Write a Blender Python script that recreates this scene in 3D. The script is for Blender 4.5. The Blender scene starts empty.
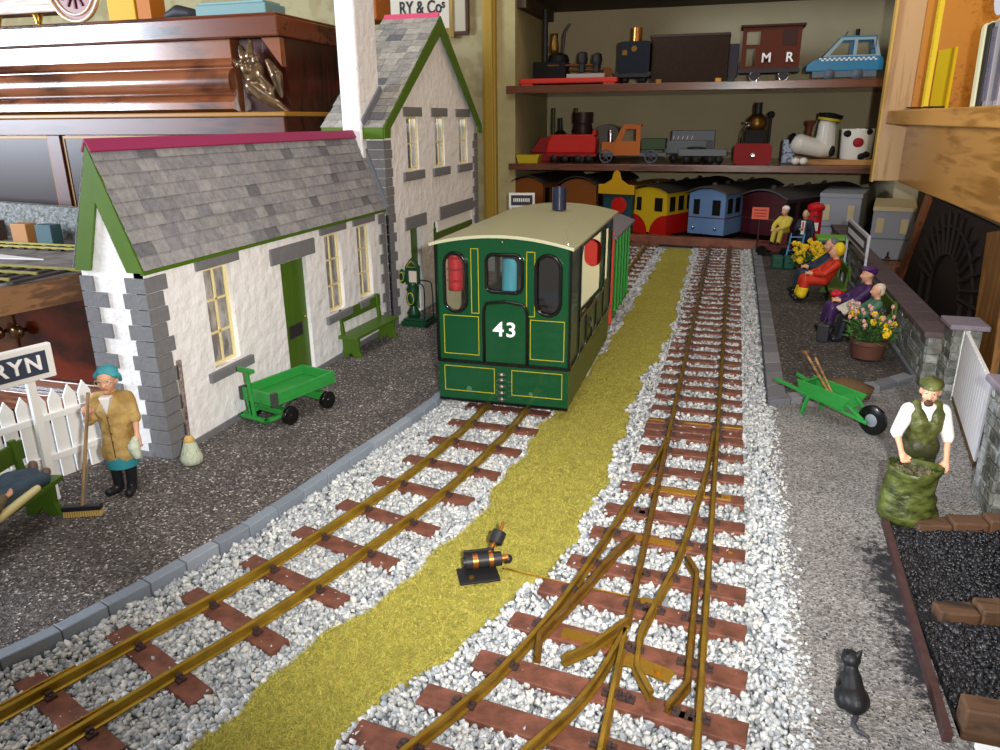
import bpy, bmesh, math, random
import numpy as np
from mathutils import Vector, Matrix, Euler
PI = math.pi
random.seed(7)
rng = np.random.default_rng(11)
SC = bpy.context.scene
COL = SC.collection

# ------------------------------------------------------------------ camera
def cam_setup():
    cd = bpy.data.cameras.new('camera'); co = bpy.data.objects.new('camera', cd); COL.objects.link(co)
    yaw, pitch, roll = math.radians(16.9), math.radians(18.819), math.radians(-.4698)
    fwd = Vector((-math.sin(yaw)*math.cos(pitch), math.cos(yaw)*math.cos(pitch), -math.sin(pitch)))
    right = Vector((math.cos(yaw), math.sin(yaw), 0)); up = right.cross(fwd)
    r = right*math.cos(roll) + up*math.sin(roll); u = -right*math.sin(roll) + up*math.cos(roll)
    m = Matrix((r, u, -fwd)).transposed().to_4x4(); m.translation = Vector((0, 0, 5.0))
    co.matrix_world = m
    cd.sensor_width = 36; cd.lens = 748.26/1000*36; cd.clip_start = .05; cd.clip_end = 400
    SC.camera = co
    return m
CAMM = cam_setup()

# ------------------------------------------------------------------ world, lights, exposure
SC.view_settings.view_transform = 'Standard'; SC.view_settings.look = 'None'
SC.view_settings.gamma = 1; SC.view_settings.use_curve_mapping = False
SC.view_settings.exposure = -0.1
w = bpy.data.worlds.new('room_ambient'); SC.world = w; w.use_nodes = True
bg = w.node_tree.nodes['Background']; bg.inputs[0].default_value = (1.0, .93, .82, 1); bg.inputs[1].default_value = .26

def light(name, kind, loc, target, energy, color, **k):
    d = bpy.data.lights.new(name, kind); d.energy = energy; d.color = color
    for a, b in k.items(): setattr(d, a, b)
    o = bpy.data.objects.new(name, d); COL.objects.link(o); o.location = loc
    o.rotation_euler = (Vector(target) - Vector(loc)).to_track_quat('-Z', 'Y').to_euler()
    return o
# the camera's own flash, beside the lens
light('camera_flash', 'SPOT', (.75, .1, 5.35), (-3.2, 17, 3.3), 9300, (1.0, .97, .92), shadow_soft_size=.16, spot_size=math.radians(100), spot_blend=.85)
# daylight from the room's window on the left, and a warm ceiling lamp
light('window_daylight', 'AREA', (-53, -6, 11), (-12, 14, 3), 42000, (.78, .87, 1.0), shape='RECTANGLE', size=16, size_y=12)
light('overhead_fill', 'AREA', (-4, 3, 30), (-3, 9, 0), 3400, (.93, .95, 1.0), shape='RECTANGLE', size=14, size_y=14)  # added soft fill from overhead, not a fixture of the room
light('ceiling_lamp', 'POINT', (-2, 24, 27), (0, 24, 0), 2700, (1.0, .86, .66), shadow_soft_size=1.2)

# ------------------------------------------------------------------ colour and materials
def srgb(h):
    if isinstance(h, str):
        h = h.lstrip('#'); c = [int(h[i:i+2], 16)/255 for i in (0, 2, 4)]
    else: c = h
    return tuple((x/12.92 if x <= .04045 else ((x+.055)/1.055)**2.4) for x in c)
MATS = {}
def M(name, col='#888888', rough=.5, metal=0., var=0., vscale=8., bump=0., bscale=20., kind='noise', col2=None, vc=False, trans=0., spec=.32, emit=None, stretch=None, coat=0., thr=(.35,.65)):
    """procedural Principled material; cached by name"""
    if name in MATS: return MATS[name]
    m = bpy.data.materials.new(name); m.use_nodes = True; nt = m.node_tree; N = nt.nodes; L = nt.links
    b = N['Principled BSDF']; c = srgb(col)
    b.inputs['Roughness'].default_value = rough; b.inputs['Metallic'].default_value = metal
    b.inputs['Specular IOR Level'].default_value = spec
    b.inputs['Transmission Weight'].default_value = trans; b.inputs['Coat Weight'].default_value = coat
    b.inputs['Base Color'].default_value = (*c, 1)
    tc = N.new('ShaderNodeTexCoord'); mp = N.new('ShaderNodeMapping'); L.new(tc.outputs['Object'], mp.inputs[0])
    if stretch: mp.inputs['Scale'].default_value = stretch
    base = None
    if vc:
        a = N.new('ShaderNodeAttribute'); a.attribute_name = 'Col'; base = a.outputs['Color']
        L.new(base, b.inputs['Base Color'])
    if var > 0 or col2:
        n = N.new('ShaderNodeTexNoise' if kind == 'noise' else 'ShaderNodeTexVoronoi'); n.inputs['Scale'].default_value = vscale
        if kind == 'noise': n.inputs['Detail'].default_value = 6
        L.new(mp.outputs[0], n.inputs['Vector'])
        r = N.new('ShaderNodeValToRGB'); L.new(n.outputs[0], r.inputs[0])
        r.color_ramp.elements[0].position = thr[0]; r.color_ramp.elements[1].position = thr[1]
        if vc:
            r.color_ramp.elements[0].color = (1-var,)*3+(1,); r.color_ramp.elements[1].color = (1+var*.3,)*3+(1,)
            mx = N.new('ShaderNodeMix'); mx.data_type = 'RGBA'; mx.blend_type = 'MULTIPLY'; mx.inputs[0].default_value = 1
            L.new(base, mx.inputs[6]); L.new(r.outputs[0], mx.inputs[7]); L.new(mx.outputs[2], b.inputs['Base Color'])
        else:
            c2 = srgb(col2) if col2 else tuple(x*(1-var) for x in c)
            r.color_ramp.elements[0].color = (*c2, 1); r.color_ramp.elements[1].color = (*c, 1)
            L.new(r.outputs[0], b.inputs['Base Color'])
    if bump > 0:
        n2 = N.new('ShaderNodeTexNoise'); n2.inputs['Scale'].default_value = bscale; n2.inputs['Detail'].default_value = 5
        L.new(mp.outputs[0], n2.inputs['Vector'])
        bp = N.new('ShaderNodeBump'); bp.inputs['Strength'].default_value = bump; bp.inputs['Distance'].default_value = .05
        L.new(n2.outputs[0], bp.inputs['Height']); L.new(bp.outputs[0], b.inputs['Normal'])
    if emit:
        b.inputs['Emission Color'].default_value = (*srgb(emit), 1); b.inputs['Emission Strength'].default_value = 1
    MATS[name] = m
    return m

def thin_glass(name, tint='#ffffff', gloss=.12, dark=0.):
    """thin window pane: lets light straight through and adds a glossy reflection"""
    if name in MATS: return MATS[name]
    m = bpy.data.materials.new(name); m.use_nodes = True; nt = m.node_tree; N = nt.nodes; L = nt.links
    N.remove(N['Principled BSDF']); t = N.new('ShaderNodeBsdfTransparent'); t.inputs[0].default_value = (*srgb(tint), 1)
    g = N.new('ShaderNodeBsdfGlossy'); g.inputs['Roughness'].default_value = .04; mx = N.new('ShaderNodeMixShader'); mx.inputs[0].default_value = gloss
    L.new(t.outputs[0], mx.inputs[1]); L.new(g.outputs[0], mx.inputs[2]); L.new(mx.outputs[0], N['Material Output'].inputs[0]); MATS[name] = m
    return m

def grit(name, cols, scale, rough=.9, bump=.6, extra=None):
    """gritty speckled surface: voronoi cells coloured from a ramp, plus large stains"""
    if name in MATS: return MATS[name]
    m = bpy.data.materials.new(name); m.use_nodes = True; nt = m.node_tree; N = nt.nodes; L = nt.links
    b = N['Principled BSDF']; b.inputs['Roughness'].default_value = rough; b.inputs['Specular IOR Level'].default_value = .3
    tc = N.new('ShaderNodeTexCoord')
    v = N.new('ShaderNodeTexVoronoi'); v.inputs['Scale'].default_value = scale; L.new(tc.outputs['Object'], v.inputs['Vector'])
    r = N.new('ShaderNodeValToRGB'); r.color_ramp.interpolation = 'CONSTANT'
    sp = N.new('ShaderNodeSeparateColor'); L.new(v.outputs['Color'], sp.inputs[0]); L.new(sp.outputs[0], r.inputs[0])
    while len(r.color_ramp.elements) > 1: r.color_ramp.elements.remove(r.color_ramp.elements[-1])
    r.color_ramp.elements[0].color = (*srgb(cols[0][1]), 1)
    for p, c in cols[1:]:
        e = r.color_ramp.elements.new(p); e.color = (*srgb(c), 1)
    n = N.new('ShaderNodeTexNoise'); n.inputs['Scale'].default_value = .9; n.inputs['Detail'].default_value = 5; L.new(tc.outputs['Object'], n.inputs['Vector'])
    r2 = N.new('ShaderNodeValToRGB'); L.new(n.outputs[0], r2.inputs[0]); r2.color_ramp.elements[0].position = .35; r2.color_ramp.elements[1].position = .65
    r2.color_ramp.elements[0].color = (.82, .80, .80, 1); r2.color_ramp.elements[1].color = (1.12, 1.1, 1.08, 1)
    mx = N.new('ShaderNodeMix'); mx.data_type = 'RGBA'; mx.blend_type = 'MULTIPLY'; mx.inputs[0].default_value = 1
    L.new(r.outputs[0], mx.inputs[6]); L.new(r2.outputs[0], mx.inputs[7]); out = mx.outputs[2]
    if extra: out = extra(nt, tc, out)
    L.new(out, b.inputs['Base Color'])
    bp = N.new('ShaderNodeBump'); bp.inputs['Strength'].default_value = bump; bp.inputs['Distance'].default_value = .03
    L.new(v.outputs['Distance'], bp.inputs['Height']); L.new(bp.outputs[0], b.inputs['Normal'])
    MATS[name] = m
    return m

def wood(name, c1, c2, rough=.3, axis=0, scale=3., coat=0., stretch=12.):
    if name in MATS: return MATS[name]
    m = bpy.data.materials.new(name); m.use_nodes = True; nt = m.node_tree; N = nt.nodes; L = nt.links
    b = N['Principled BSDF']; b.inputs['Roughness'].default_value = rough; b.inputs['Coat Weight'].default_value = coat; b.inputs['Coat Roughness'].default_value = .12
    tc = N.new('ShaderNodeTexCoord'); mp = N.new('ShaderNodeMapping'); s = [stretch]*3; s[axis] = 1.
    mp.inputs['Scale'].default_value = s; L.new(tc.outputs['Object'], mp.inputs[0])
    n = N.new('ShaderNodeTexNoise'); n.inputs['Scale'].default_value = scale*.25; n.inputs['Detail'].default_value = 7; n.inputs['Distortion'].default_value = .6
    L.new(mp.outputs[0], n.inputs['Vector'])
    n3 = N.new('ShaderNodeTexNoise'); n3.inputs['Scale'].default_value = .35; n3.inputs['Detail'].default_value = 2; L.new(tc.outputs['Object'], n3.inputs['Vector'])
    ad = N.new('ShaderNodeMath'); ad.operation = 'ADD'; L.new(n.outputs[0], ad.inputs[0]); L.new(n3.outputs[0], ad.inputs[1])
    r = N.new('ShaderNodeValToRGB'); L.new(ad.outputs[0], r.inputs[0]); r.color_ramp.elements[0].position = .8; r.color_ramp.elements[1].position = 1.2
    r.color_ramp.elements[0].color = (*srgb(c1), 1); r.color_ramp.elements[1].color = (*srgb(c2), 1)
    L.new(r.outputs[0], b.inputs['Base Color'])
    MATS[name] = m
    return m

# ------------------------------------------------------------------ mesh builder
class MB:
    def __init__(s): s.v = []; s.f = []; s.c = []; s.col = None
    def add(s, vs, fs):
        o = len(s.v); s.v += [tuple(p) for p in vs]; s.f += [tuple(i+o for i in q) for q in fs]; s.c += [s.col]*len(fs); return s
    def box(s, x0, x1, y0, y1, z0, z1, M4=None):
        vs = [Vector(p) for p in ((x0,y0,z0),(x1,y0,z0),(x1,y1,z0),(x0,y1,z0),(x0,y0,z1),(x1,y0,z1),(x1,y1,z1),(x0,y1,z1))]
        if M4: vs = [M4 @ p for p in vs]
        return s.add(vs, [(0,3,2,1),(4,5,6,7),(0,1,5,4),(1,2,6,5),(2,3,7,6),(3,0,4,7)])
    def bar(s, a, b, w, h, up=(0,0,1)):
        a = Vector(a); b = Vector(b); d = (b-a).normalized(); u = Vector(up)
        x = d.cross(u); x = x.normalized() if x.length > 1e-5 else Vector((1,0,0)); z = x.cross(d)
        vs = []
        for p in (a, b):
            for i, j in ((-1,-1),(1,-1),(1,1),(-1,1)): vs.append(p + x*(w/2*i) + z*(h/2*j))
        return s.add(vs, [(0,1,2,3),(7,6,5,4),(0,4,5,1),(1,5,6,2),(2,6,7,3),(3,7,4,0)])
    def cyl(s, a, b, r0, r1=None, n=14, cap=True):
        if r1 is None: r1 = r0
        a = Vector(a); b = Vector(b); d = (b-a).normalized(); t = Vector((0,0,1)) if abs(d.z) < .9 else Vector((1,0,0))
        x = d.cross(t).normalized(); y = d.cross(x)
        vs = [p + (x*math.cos(2*PI*i/n) + y*math.sin(2*PI*i/n))*r for p, r in ((a,r0),(b,r1)) for i in range(n)]
        fs = [(i, n+i, n+(i+1)%n, (i+1)%n) for i in range(n)]
        if cap: fs += [tuple(range(n)), tuple(range(2*n-1, n-1, -1))]
        return s.add(vs, fs)
    def sph(s, c, r, n=12, m=8, M4=None):
        if not hasattr(r, '__len__'): r = (r, r, r)
        c = Vector(c); vs = []; fs = []
        for j in range(1, m):
            for i in range(n):
                a = 2*PI*i/n; t = PI*j/m
                p = Vector((r[0]*math.sin(t)*math.cos(a), r[1]*math.sin(t)*math.sin(a), r[2]*math.cos(t)))
                vs.append(c + (M4 @ p if M4 else p))
        for j in range(m-2):
            for i in range(n): fs.append((j*n+i, (j+1)*n+i, (j+1)*n+(i+1)%n, j*n+(i+1)%n))
        pt = Vector((0,0,r[2])); pb = Vector((0,0,-r[2])); k = len(vs)
        vs += [c + (M4 @ pt if M4 else pt), c + (M4 @ pb if M4 else pb)]
        for i in range(n): fs.append((k, i, (i+1)%n)); fs.append((k+1, (m-2)*n+(i+1)%n, (m-2)*n+i))
        return s.add(vs, fs)
    def cap(s, a, b, r0, r1=None, n=12):
        if r1 is None: r1 = r0
        s.sph(a, r0, n, 8); s.sph(b, r1, n, 8)
        if (Vector(b)-Vector(a)).length > 1e-4: s.cyl(a, b, r0, r1, n)
        return s
    def chain(s, pts, rs, n=12):
        for i in range(len(pts)-1): s.cap(pts[i], pts[i+1], rs[i], rs[i+1], n)
        return s
    def lathe(s, prof, c=(0,0,0), n=24, M4=None):
        c = Vector(c); vs = []; fs = []
        for r, z in prof:
            for i in range(n):
                p = Vector((r*math.cos(2*PI*i/n), r*math.sin(2*PI*i/n), z)); vs.append(c + (M4 @ p if M4 else p))
        for j in range(len(prof)-1):
            for i in range(n): fs.append((j*n+i, j*n+(i+1)%n, (j+1)*n+(i+1)%n, (j+1)*n+i))
        fs.append(tuple(range(n-1,-1,-1))); k = (len(prof)-1)*n; fs.append(tuple(range(k, k+n)))
        return s.add(vs, fs)
    def tube(s, pts, r, n=8, sq=None):
        """swept tube (round) or sq=(w,h) rectangular section kept upright"""
        P = [Vector(p) for p in pts]; vs = []; m = len(P)
        for i, p in enumerate(P):
            d = (P[min(i+1, m-1)] - P[max(i-1, 0)]).normalized(); t = Vector((0,0,1)) if abs(d.z) < .95 else Vector((0,1,0))
            x = d.cross(t).normalized(); y = x.cross(d)
            if sq: vs += [p + x*a*sq[0]/2 + y*b*sq[1]/2 for a, b in ((-1,-1),(1,-1),(1,1),(-1,1))]
            else: vs += [p + (x*math.cos(2*PI*k/n) + y*math.sin(2*PI*k/n))*r for k in range(n)]
        q = 4 if sq else n
        fs = [(i*q+k, i*q+(k+1)%q, (i+1)*q+(k+1)%q, (i+1)*q+k) for i in range(m-1) for k in range(q)]
        fs += [tuple(range(q-1,-1,-1)), tuple(range((m-1)*q, m*q))]
        return s.add(vs, fs)
    def prism(s, poly, h0, h1, axis='z', M4=None):
        """extrude a 2-D polygon; axis is the extrusion axis"""
        n = len(poly); vs = []
        for h in (h0, h1):
            for a, b in poly:
                p = {'z': (a,b,h), 'y': (a,h,b), 'x': (h,a,b)}[axis]; p = Vector(p); vs.append(M4 @ p if M4 else p)
        fs = [(i, (i+1)%n, n+(i+1)%n, n+i) for i in range(n)] + [tuple(range(n-1,-1,-1)), tuple(range(n, 2*n))]
        return s.add(vs, fs)
    def rib(s, left, right, z0, z1):
        """ribbon slab between two polylines of equal count"""
        n = len(left); vs = []
        for z in (z0, z1): vs += [(a[0], a[1], z) for a in left] + [(b[0], b[1], z) for b in right]
        fs = []
        for i in range(n-1):
            fs += [(i, n+i, n+i+1, i+1), (2*n+i, 2*n+i+1, 3*n+i+1, 3*n+i), (i, i+1, 2*n+i+1, 2*n+i), (n+i, 3*n+i, 3*n+i+1, n+i+1)]
        fs += [(0, 2*n, 3*n, n), (n-1, 2*n-1, 4*n-1, 3*n-1)]
        return s.add(vs, fs)
    def build(s, name, mat, parent=None, smooth=False, bevel=0, vox=0, sm=4, kind=None, label=None, fix=True, loc=None, rot=None, disp=None, auto=False):
        me = bpy.data.meshes.new(name); me.from_pydata(s.v, [], s.f)
        if any(c is not None for c in s.c):
            a = me.color_attributes.new('Col', 'FLOAT_COLOR', 'CORNER'); k = 0
            buf = np.ones((len(me.loops), 4), dtype=np.float32)
            for q, c in zip(s.f, s.c):
                if c is not None: buf[k:k+len(q), :3] = c
                k += len(q)
            a.data.foreach_set('color', buf.ravel())
        if fix:
            bm = bmesh.new(); bm.from_mesh(me); bmesh.ops.recalc_face_normals(bm, faces=bm.faces); bm.to_mesh(me); bm.free()
        if smooth: me.polygons.foreach_set('use_smooth', [True]*len(me.polygons))
        me.materials.append(mat); me.update()
        o = bpy.data.objects.new(name, me); COL.objects.link(o)
        if parent: o.parent = parent
        if loc is not None: o.location = loc
        if rot is not None: o.rotation_euler = rot
        if vox:
            r = o.modifiers.new('fuse', 'REMESH'); r.mode = 'VOXEL'; r.voxel_size = vox; r.use_smooth_shade = True
            if sm: t = o.modifiers.new('smooth', 'SMOOTH'); t.iterations = sm; t.factor = .6
            if disp:
                tx = bpy.data.textures.new(name, 'CLOUDS'); tx.noise_scale = disp[1]; dm = o.modifiers.new('folds', 'DISPLACE'); dm.texture = tx; dm.strength = disp[0]; dm.texture_coords = 'LOCAL'; dm.mid_level = .5
        if bevel:
            bv = o.modifiers.new('bevel', 'BEVEL'); bv.width = bevel; bv.segments = 2; bv.limit_method = 'ANGLE'
        if auto and not smooth:
            me.polygons.foreach_set('use_smooth', [True]*len(me.polygons))
            try: me.set_sharp_from_angle(angle=math.radians(38))
            except Exception: pass
        if kind: o['kind'] = kind
        if label: o['label'] = label
        return o
def box(x0, x1, y0, y1, z0, z1): return MB().box(x0, x1, y0, y1, z0, z1)

def tag(o, label, cat, group=None, kind=None):
    o['label'] = label
    if cat: o['category'] = cat
    if group: o['group'] = group
    if kind: o['kind'] = kind
    return o
def thing(name, label, cat, loc=(0,0,0), rz=0, group=None):
    o = bpy.data.objects.new(name, None); COL.objects.link(o); o.location = loc; o.rotation_euler = (0, 0, rz); o.empty_display_size = .1
    return tag(o, label, cat, group)
def struct(o): o['kind'] = 'structure'; return o
def copy_tree(o, parent=None):
    c = o.copy(); COL.objects.link(c)
    if parent: c.parent = parent
    for ch in list(o.children): copy_tree(ch, c)
    return c
def plate(name, outline, holes, d, mat, parent, plane='x', pos=0., bevel=0, extra=None, label=None):
    """flat plate with holes cut through it: 2-D curve filled and extruded. plane 'x': (y,z) outline at x=pos..pos-d; plane 'y': (x,z) at y=pos..pos+d"""
    cu = bpy.data.curves.new(name, 'CURVE'); cu.dimensions = '2D'; cu.fill_mode = 'BOTH'; cu.extrude = d/2
    for lp in [outline]+list(holes):
        sp = cu.splines.new('POLY'); sp.points.add(len(lp)-1); sp.use_cyclic_u = True
        for i, (a, b) in enumerate(lp): sp.points[i].co = (a, b, 0, 1)
    t = bpy.data.objects.new('tmp', cu); COL.objects.link(t); bpy.context.view_layer.update()
    dg = bpy.context.evaluated_depsgraph_get(); me = bpy.data.meshes.new_from_object(t.evaluated_get(dg)); bpy.data.objects.remove(t); bpy.data.curves.remove(cu)
    if plane == 'x': me.transform(Matrix(((0,0,1,pos-d/2),(1,0,0,0),(0,1,0,0),(0,0,0,1))))
    elif plane == 'y': me.transform(Matrix(((1,0,0,0),(0,0,-1,pos+d/2),(0,1,0,0),(0,0,0,1))))
    else: me.transform(Matrix.Translation((0,0,pos-d/2)))
    me.name = name; me.materials.clear(); me.materials.append(mat)
    o = bpy.data.objects.new(name, me); COL.objects.link(o)
    if parent: o.parent = parent
    if label: o['label'] = label
    return o
def text(name, s, size, mat, parent, mtx, depth=.01, bold=0., sx=1., align='CENTER', spacing=1.):
    cu = bpy.data.curves.new(name, 'FONT'); cu.body = s; cu.size = size; cu.extrude = depth; cu.align_x = align; cu.align_y = 'CENTER'; cu.offset = bold; cu.space_character = spacing
    t = bpy.data.objects.new('tmp', cu); COL.objects.link(t); bpy.context.view_layer.update()
    dg = bpy.context.evaluated_depsgraph_get(); me = bpy.data.meshes.new_from_object(t.evaluated_get(dg)); bpy.data.objects.remove(t); bpy.data.curves.remove(cu)
    me.transform(Matrix.Diagonal((sx, 1, 1, 1))); me.transform(mtx); me.name = name; me.materials.clear(); me.materials.append(mat)
    o = bpy.data.objects.new(name, me); COL.objects.link(o); o.parent = parent
    return o
def facing(x, y, z, d='-y'):
    """matrix for text lying in a vertical plane and read from direction d"""
    R = {'-y': Matrix(((1,0,0),(0,0,-1),(0,1,0))), '+x': Matrix(((0,0,1),(1,0,0),(0,1,0))), '-x': Matrix(((0,0,-1),(-1,0,0),(0,1,0)))}[d]
    m = R.to_4x4(); m.translation = Vector((x, y, z)); return m
def rrect(x0, x1, z0, z1, r, n=5):
    p = []
    for cx, cz, a0 in ((x1-r, z0+r, -PI/2), (x1-r, z1-r, 0), (x0+r, z1-r, PI/2), (x0+r, z0+r, PI)):
        for i in range(n+1): a = a0+PI/2*i/n; p.append((cx+r*math.cos(a), cz+r*math.sin(a)))
    return p
def rect(x0, x1, z0, z1): return [(x0,z0),(x1,z0),(x1,z1),(x0,z1)]
def interp(pts, y):
    for (x0, y0), (x1, y1) in zip(pts, pts[1:]):
        if y0 <= y <= y1: return x0+(x1-x0)*(y-y0)/(y1-y0)
    return pts[0][0] if y < pts[0][1] else pts[-1][0]
def smooth_poly(pts, n=6):
    """Catmull-Rom through points"""
    P = [Vector(p) for p in pts]; P = [P[0]*2-P[1]] + P + [P[-1]*2-P[-2]]; out = []
    for i in range(1, len(P)-2):
        for k in range(n):
            t = k/n; a, b, c, d = P[i-1:i+3]
            out.append(.5*((2*b)+(-a+c)*t+(2*a-5*b+4*c-d)*t*t+(-a+3*b-3*c+d)*t**3))
    out.append(P[-2]); return [tuple(p) for p in out]

def sweep(mb, pts, prof):
    """sweep a closed profile [(side, up)] along an open path, kept upright"""
    P = [Vector(p) for p in pts]; q = len(prof); vs = []; m = len(P)
    for i, p in enumerate(P):
        d = (P[min(i+1, m-1)] - P[max(i-1, 0)]).normalized(); x = d.cross(Vector((0,0,1))).normalized(); z = Vector((0,0,1))
        vs += [p + x*a + z*b for a, b in prof]
    fs = [(i*q+k, i*q+(k+1)%q, (i+1)*q+(k+1)%q, (i+1)*q+k) for i in range(m-1) for k in range(q)]
    fs += [tuple(range(q-1,-1,-1)), tuple(range((m-1)*q, m*q))]
    return mb.add(vs, fs)
RAIL = [(-.040,0),(.040,0),(.040,.014),(.010,.026),(.010,.080),(.024,.088),(.024,.112),(.018,.118),(-.018,.118),(-.024,.112),(-.024,.088),(-.010,.080),(-.010,.026),(-.040,.014)]

# ================================================================== SETTING
oak = wood('pale_wood', '#8f6434', '#c79a5c', rough=.35, axis=1)
floor = struct(box(-45, 40, -25, 46, -15.2, -15).build('floor', M('carpet', '#4a3a30', .95, var=.3)))
struct(box(-45, 40, 40.6, 41.4, -15, 24).build('wall_back', M('cream_wall', '#bfb290', .9, var=.08, vscale=.6)))
struct(box(-46, -45, 22, 41, -15, 24).build('wall_far_left', M('cream_wall')))
# wallpapered wall left of the alcove, with its painted wooden post
wallp = M('wallpaper', '#aaa07a', .8, col2='#9d9069', vscale=1.6, bump=.25, bscale=3., thr=(.45,.55))
struct(box(-45, -10.95, 34.6, 40.6, -15, 24).build('wall_left', wallp))
post = MB().box(-11.05, -10.45, 34.05, 34.9, -15, 24).box(-10.95, -10.55, 33.95, 34.1, -15, 24)
struct(post.build('trim_1', M('mustard_paint', '#a4842f', .45), bevel=.05))
struct(box(-10.47, -9.62, 34.35, 40.6, -15, 24).build('wall_alcove_left', M('anaglypta', '#b0a476', .8, var=.1, vscale=2, bump=.5, bscale=9)))
struct(box(6.3, 7.2, 34.4, 40.6, -15, 24).build('wall_alcove_right', M('cream_wall')))
struct(box(9.0, 9.6, 5.5, 40.6, -15, 24).build('wall_right', M('cream_wall')))
struct(MB().box(-9.6, 6.3, 34.8, 40.6, -1.6, -1.2).build('trim_2', M('dark_board', '#3a2a20', .6)))

# ================================================================== LAYOUT BASE
KT = [(-7.05,2.6),(-6.65,3.4),(-6.31,4.25),(-6.09,4.76),(-5.81,5.69),(-5.47,7.06),(-5.31,8.1),(-5.18,9.2),(-4.99,10.5),(-4.84,11.9),(-4.79,13.5),(-4.79,24)]   # track side of left kerb
KP = [(x-.155, y+.05) for x, y in KT]
base = MB(); base.box(-7.0, 4.75, 1.5, 33.0, -1.0, -.12); base.box(-11.4, -7.0, 8.2, 31.8, -1.0, -.12)
base.prism([(-10.6,1.5),(-7.0,1.5),(-7.0,8.2),(-8.82,8.2),(-9.25,6.6)], -1.0, -.12)
lb = base.build('layout_board', M('grey_glue_base', '#8b9298', .8, var=.15, vscale=6)); tag(lb, 'long wooden layout baseboard that carries the whole model railway scene', 'baseboard', kind='structure')
edge = MB().bar((-10.66,1.5,-.4),(-9.30,6.6,-.4),.12,1.05).bar((-9.30,6.6,-.4),(-8.86,8.2,-.4),.12,1.05)
edge.build('wooden_edge', wood('edge_wood', '#5a2c14', '#8a4a22', rough=.4, axis=1), lb)

tarmac = grit('platform_grit', [(0,'#3f3b3b'),(.3,'#55504e'),(.6,'#6a6461'),(.85,'#86807c'),(.955,'#c4bfba')], 42)
pl = MB(); side = [(-10.3,2.6),(-10.1,3.5),(-9.9,4.3),(-9.7,5.0),(-9.45,5.8),(-9.10,7.1),(-8.82,8.1),(-9.1,8.6),(-9.1,10.5),(-9.1,11.9),(-9.1,13.5),(-9.1,24)]
pl.rib(side, KP, -.12, .145)
p_left = pl.build('station_platform', tarmac); tag(p_left, 'dark grey gritty station platform in front of the white cottage', 'platform', kind='structure')
kb = MB()
def kerb_stones(mb, A, B, z0, z1, L=.55, cols=('#7d8692','#8b939d','#757d88')):
    """rows of short kerb stones between two polylines"""
    As = [Vector(a) for a in A]; Bs = [Vector(b) for b in B]
    for i in range(len(As)-1):
        n = max(1, round((As[i+1]-As[i]).length/L))
        for k in range(n):
            t0, t1 = k/n+.006, (k+1)/n-.006
            a0 = As[i].lerp(As[i+1], t0); a1 = As[i].lerp(As[i+1], t1); b0 = Bs[i].lerp(Bs[i+1], t0); b1 = Bs[i].lerp(Bs[i+1], t1)
            mb.col = srgb(random.choice(cols))
            mb.add([(p.x,p.y,z) for z in (z0,z1) for p in (a0,b0,b1,a1)], [(0,1,2,3),(7,6,5,4),(0,4,5,1),(1,5,6,2),(2,6,7,3),(3,7,4,0)])
kerb_stones(kb, KT, KP, -.12, .16)
kb.build('kerb', M('kerb_paint', vc=True, rough=.7, bump=.15, bscale=12), p_left, bevel=.012)

def stain(nt, tc, col):
    """coal dust lying beside the bunker: a patch with a shape of its own"""
    N = nt.nodes; L = nt.links
    sp = N.new('ShaderNodeSeparateXYZ'); L.new(tc.outputs['Object'], sp.inputs[0])
    n = N.new('ShaderNodeTexNoise'); n.inputs['Scale'].default_value = 7; n.inputs['Detail'].default_value = 12; n.inputs['Roughness'].default_value = .8; L.new(tc.outputs['Object'], n.inputs['Vector'])
    def mr(src, a, b):
        m = N.new('ShaderNodeMapRange'); m.inputs[1].default_value = a; m.inputs[2].default_value = b; L.new(src, m.inputs[0]); return m.outputs[0]
    def mul(a, b, op='MULTIPLY'):
        m = N.new('ShaderNodeMath'); m.operation = op; L.new(a, m.inputs[0])
        if isinstance(b, (int, float)): m.inputs[1].default_value = b
        else: L.new(b, m.inputs[1])
        return m.outputs[0]
    f = mul(mul(mr(sp.outputs[0], 1.60, 2.08), mr(sp.outputs[0], 2.6, 2.2)), mul(mr(sp.outputs[1], 5.8, 6.6), mr(sp.outputs[1], 9.9, 8.8)))
    t = mr(mul(mul(f, .24), n.outputs[0], 'ADD'), .62, .72)
    mx = N.new('ShaderNodeMix'); mx.data_type = 'RGBA'; L.new(t, mx.inputs[0]); L.new(col, mx.inputs[6]); mx.inputs[7].default_value = (*srgb('#26262a'), 1)
    return mx.outputs[2]
road_m = grit('road_grit', [(0,'#6a6867'),(.25,'#807e7d'),(.55,'#959391'),(.85,'#acaaa7'),(.93,'#464545')], 46, extra=stain)
rd = MB(); rd.prism([(.85,1.5),(4.75,1.5),(4.75,16.6),(3.85,15.96),(3.08,15.13),(1.38,13.98),(.95,13.7)], -.12, -.01)
tag(rd.build('station_yard', road_m), 'pale grey gritty yard surface on which the coalman and the cat stand', 'road', kind='structure')

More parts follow.
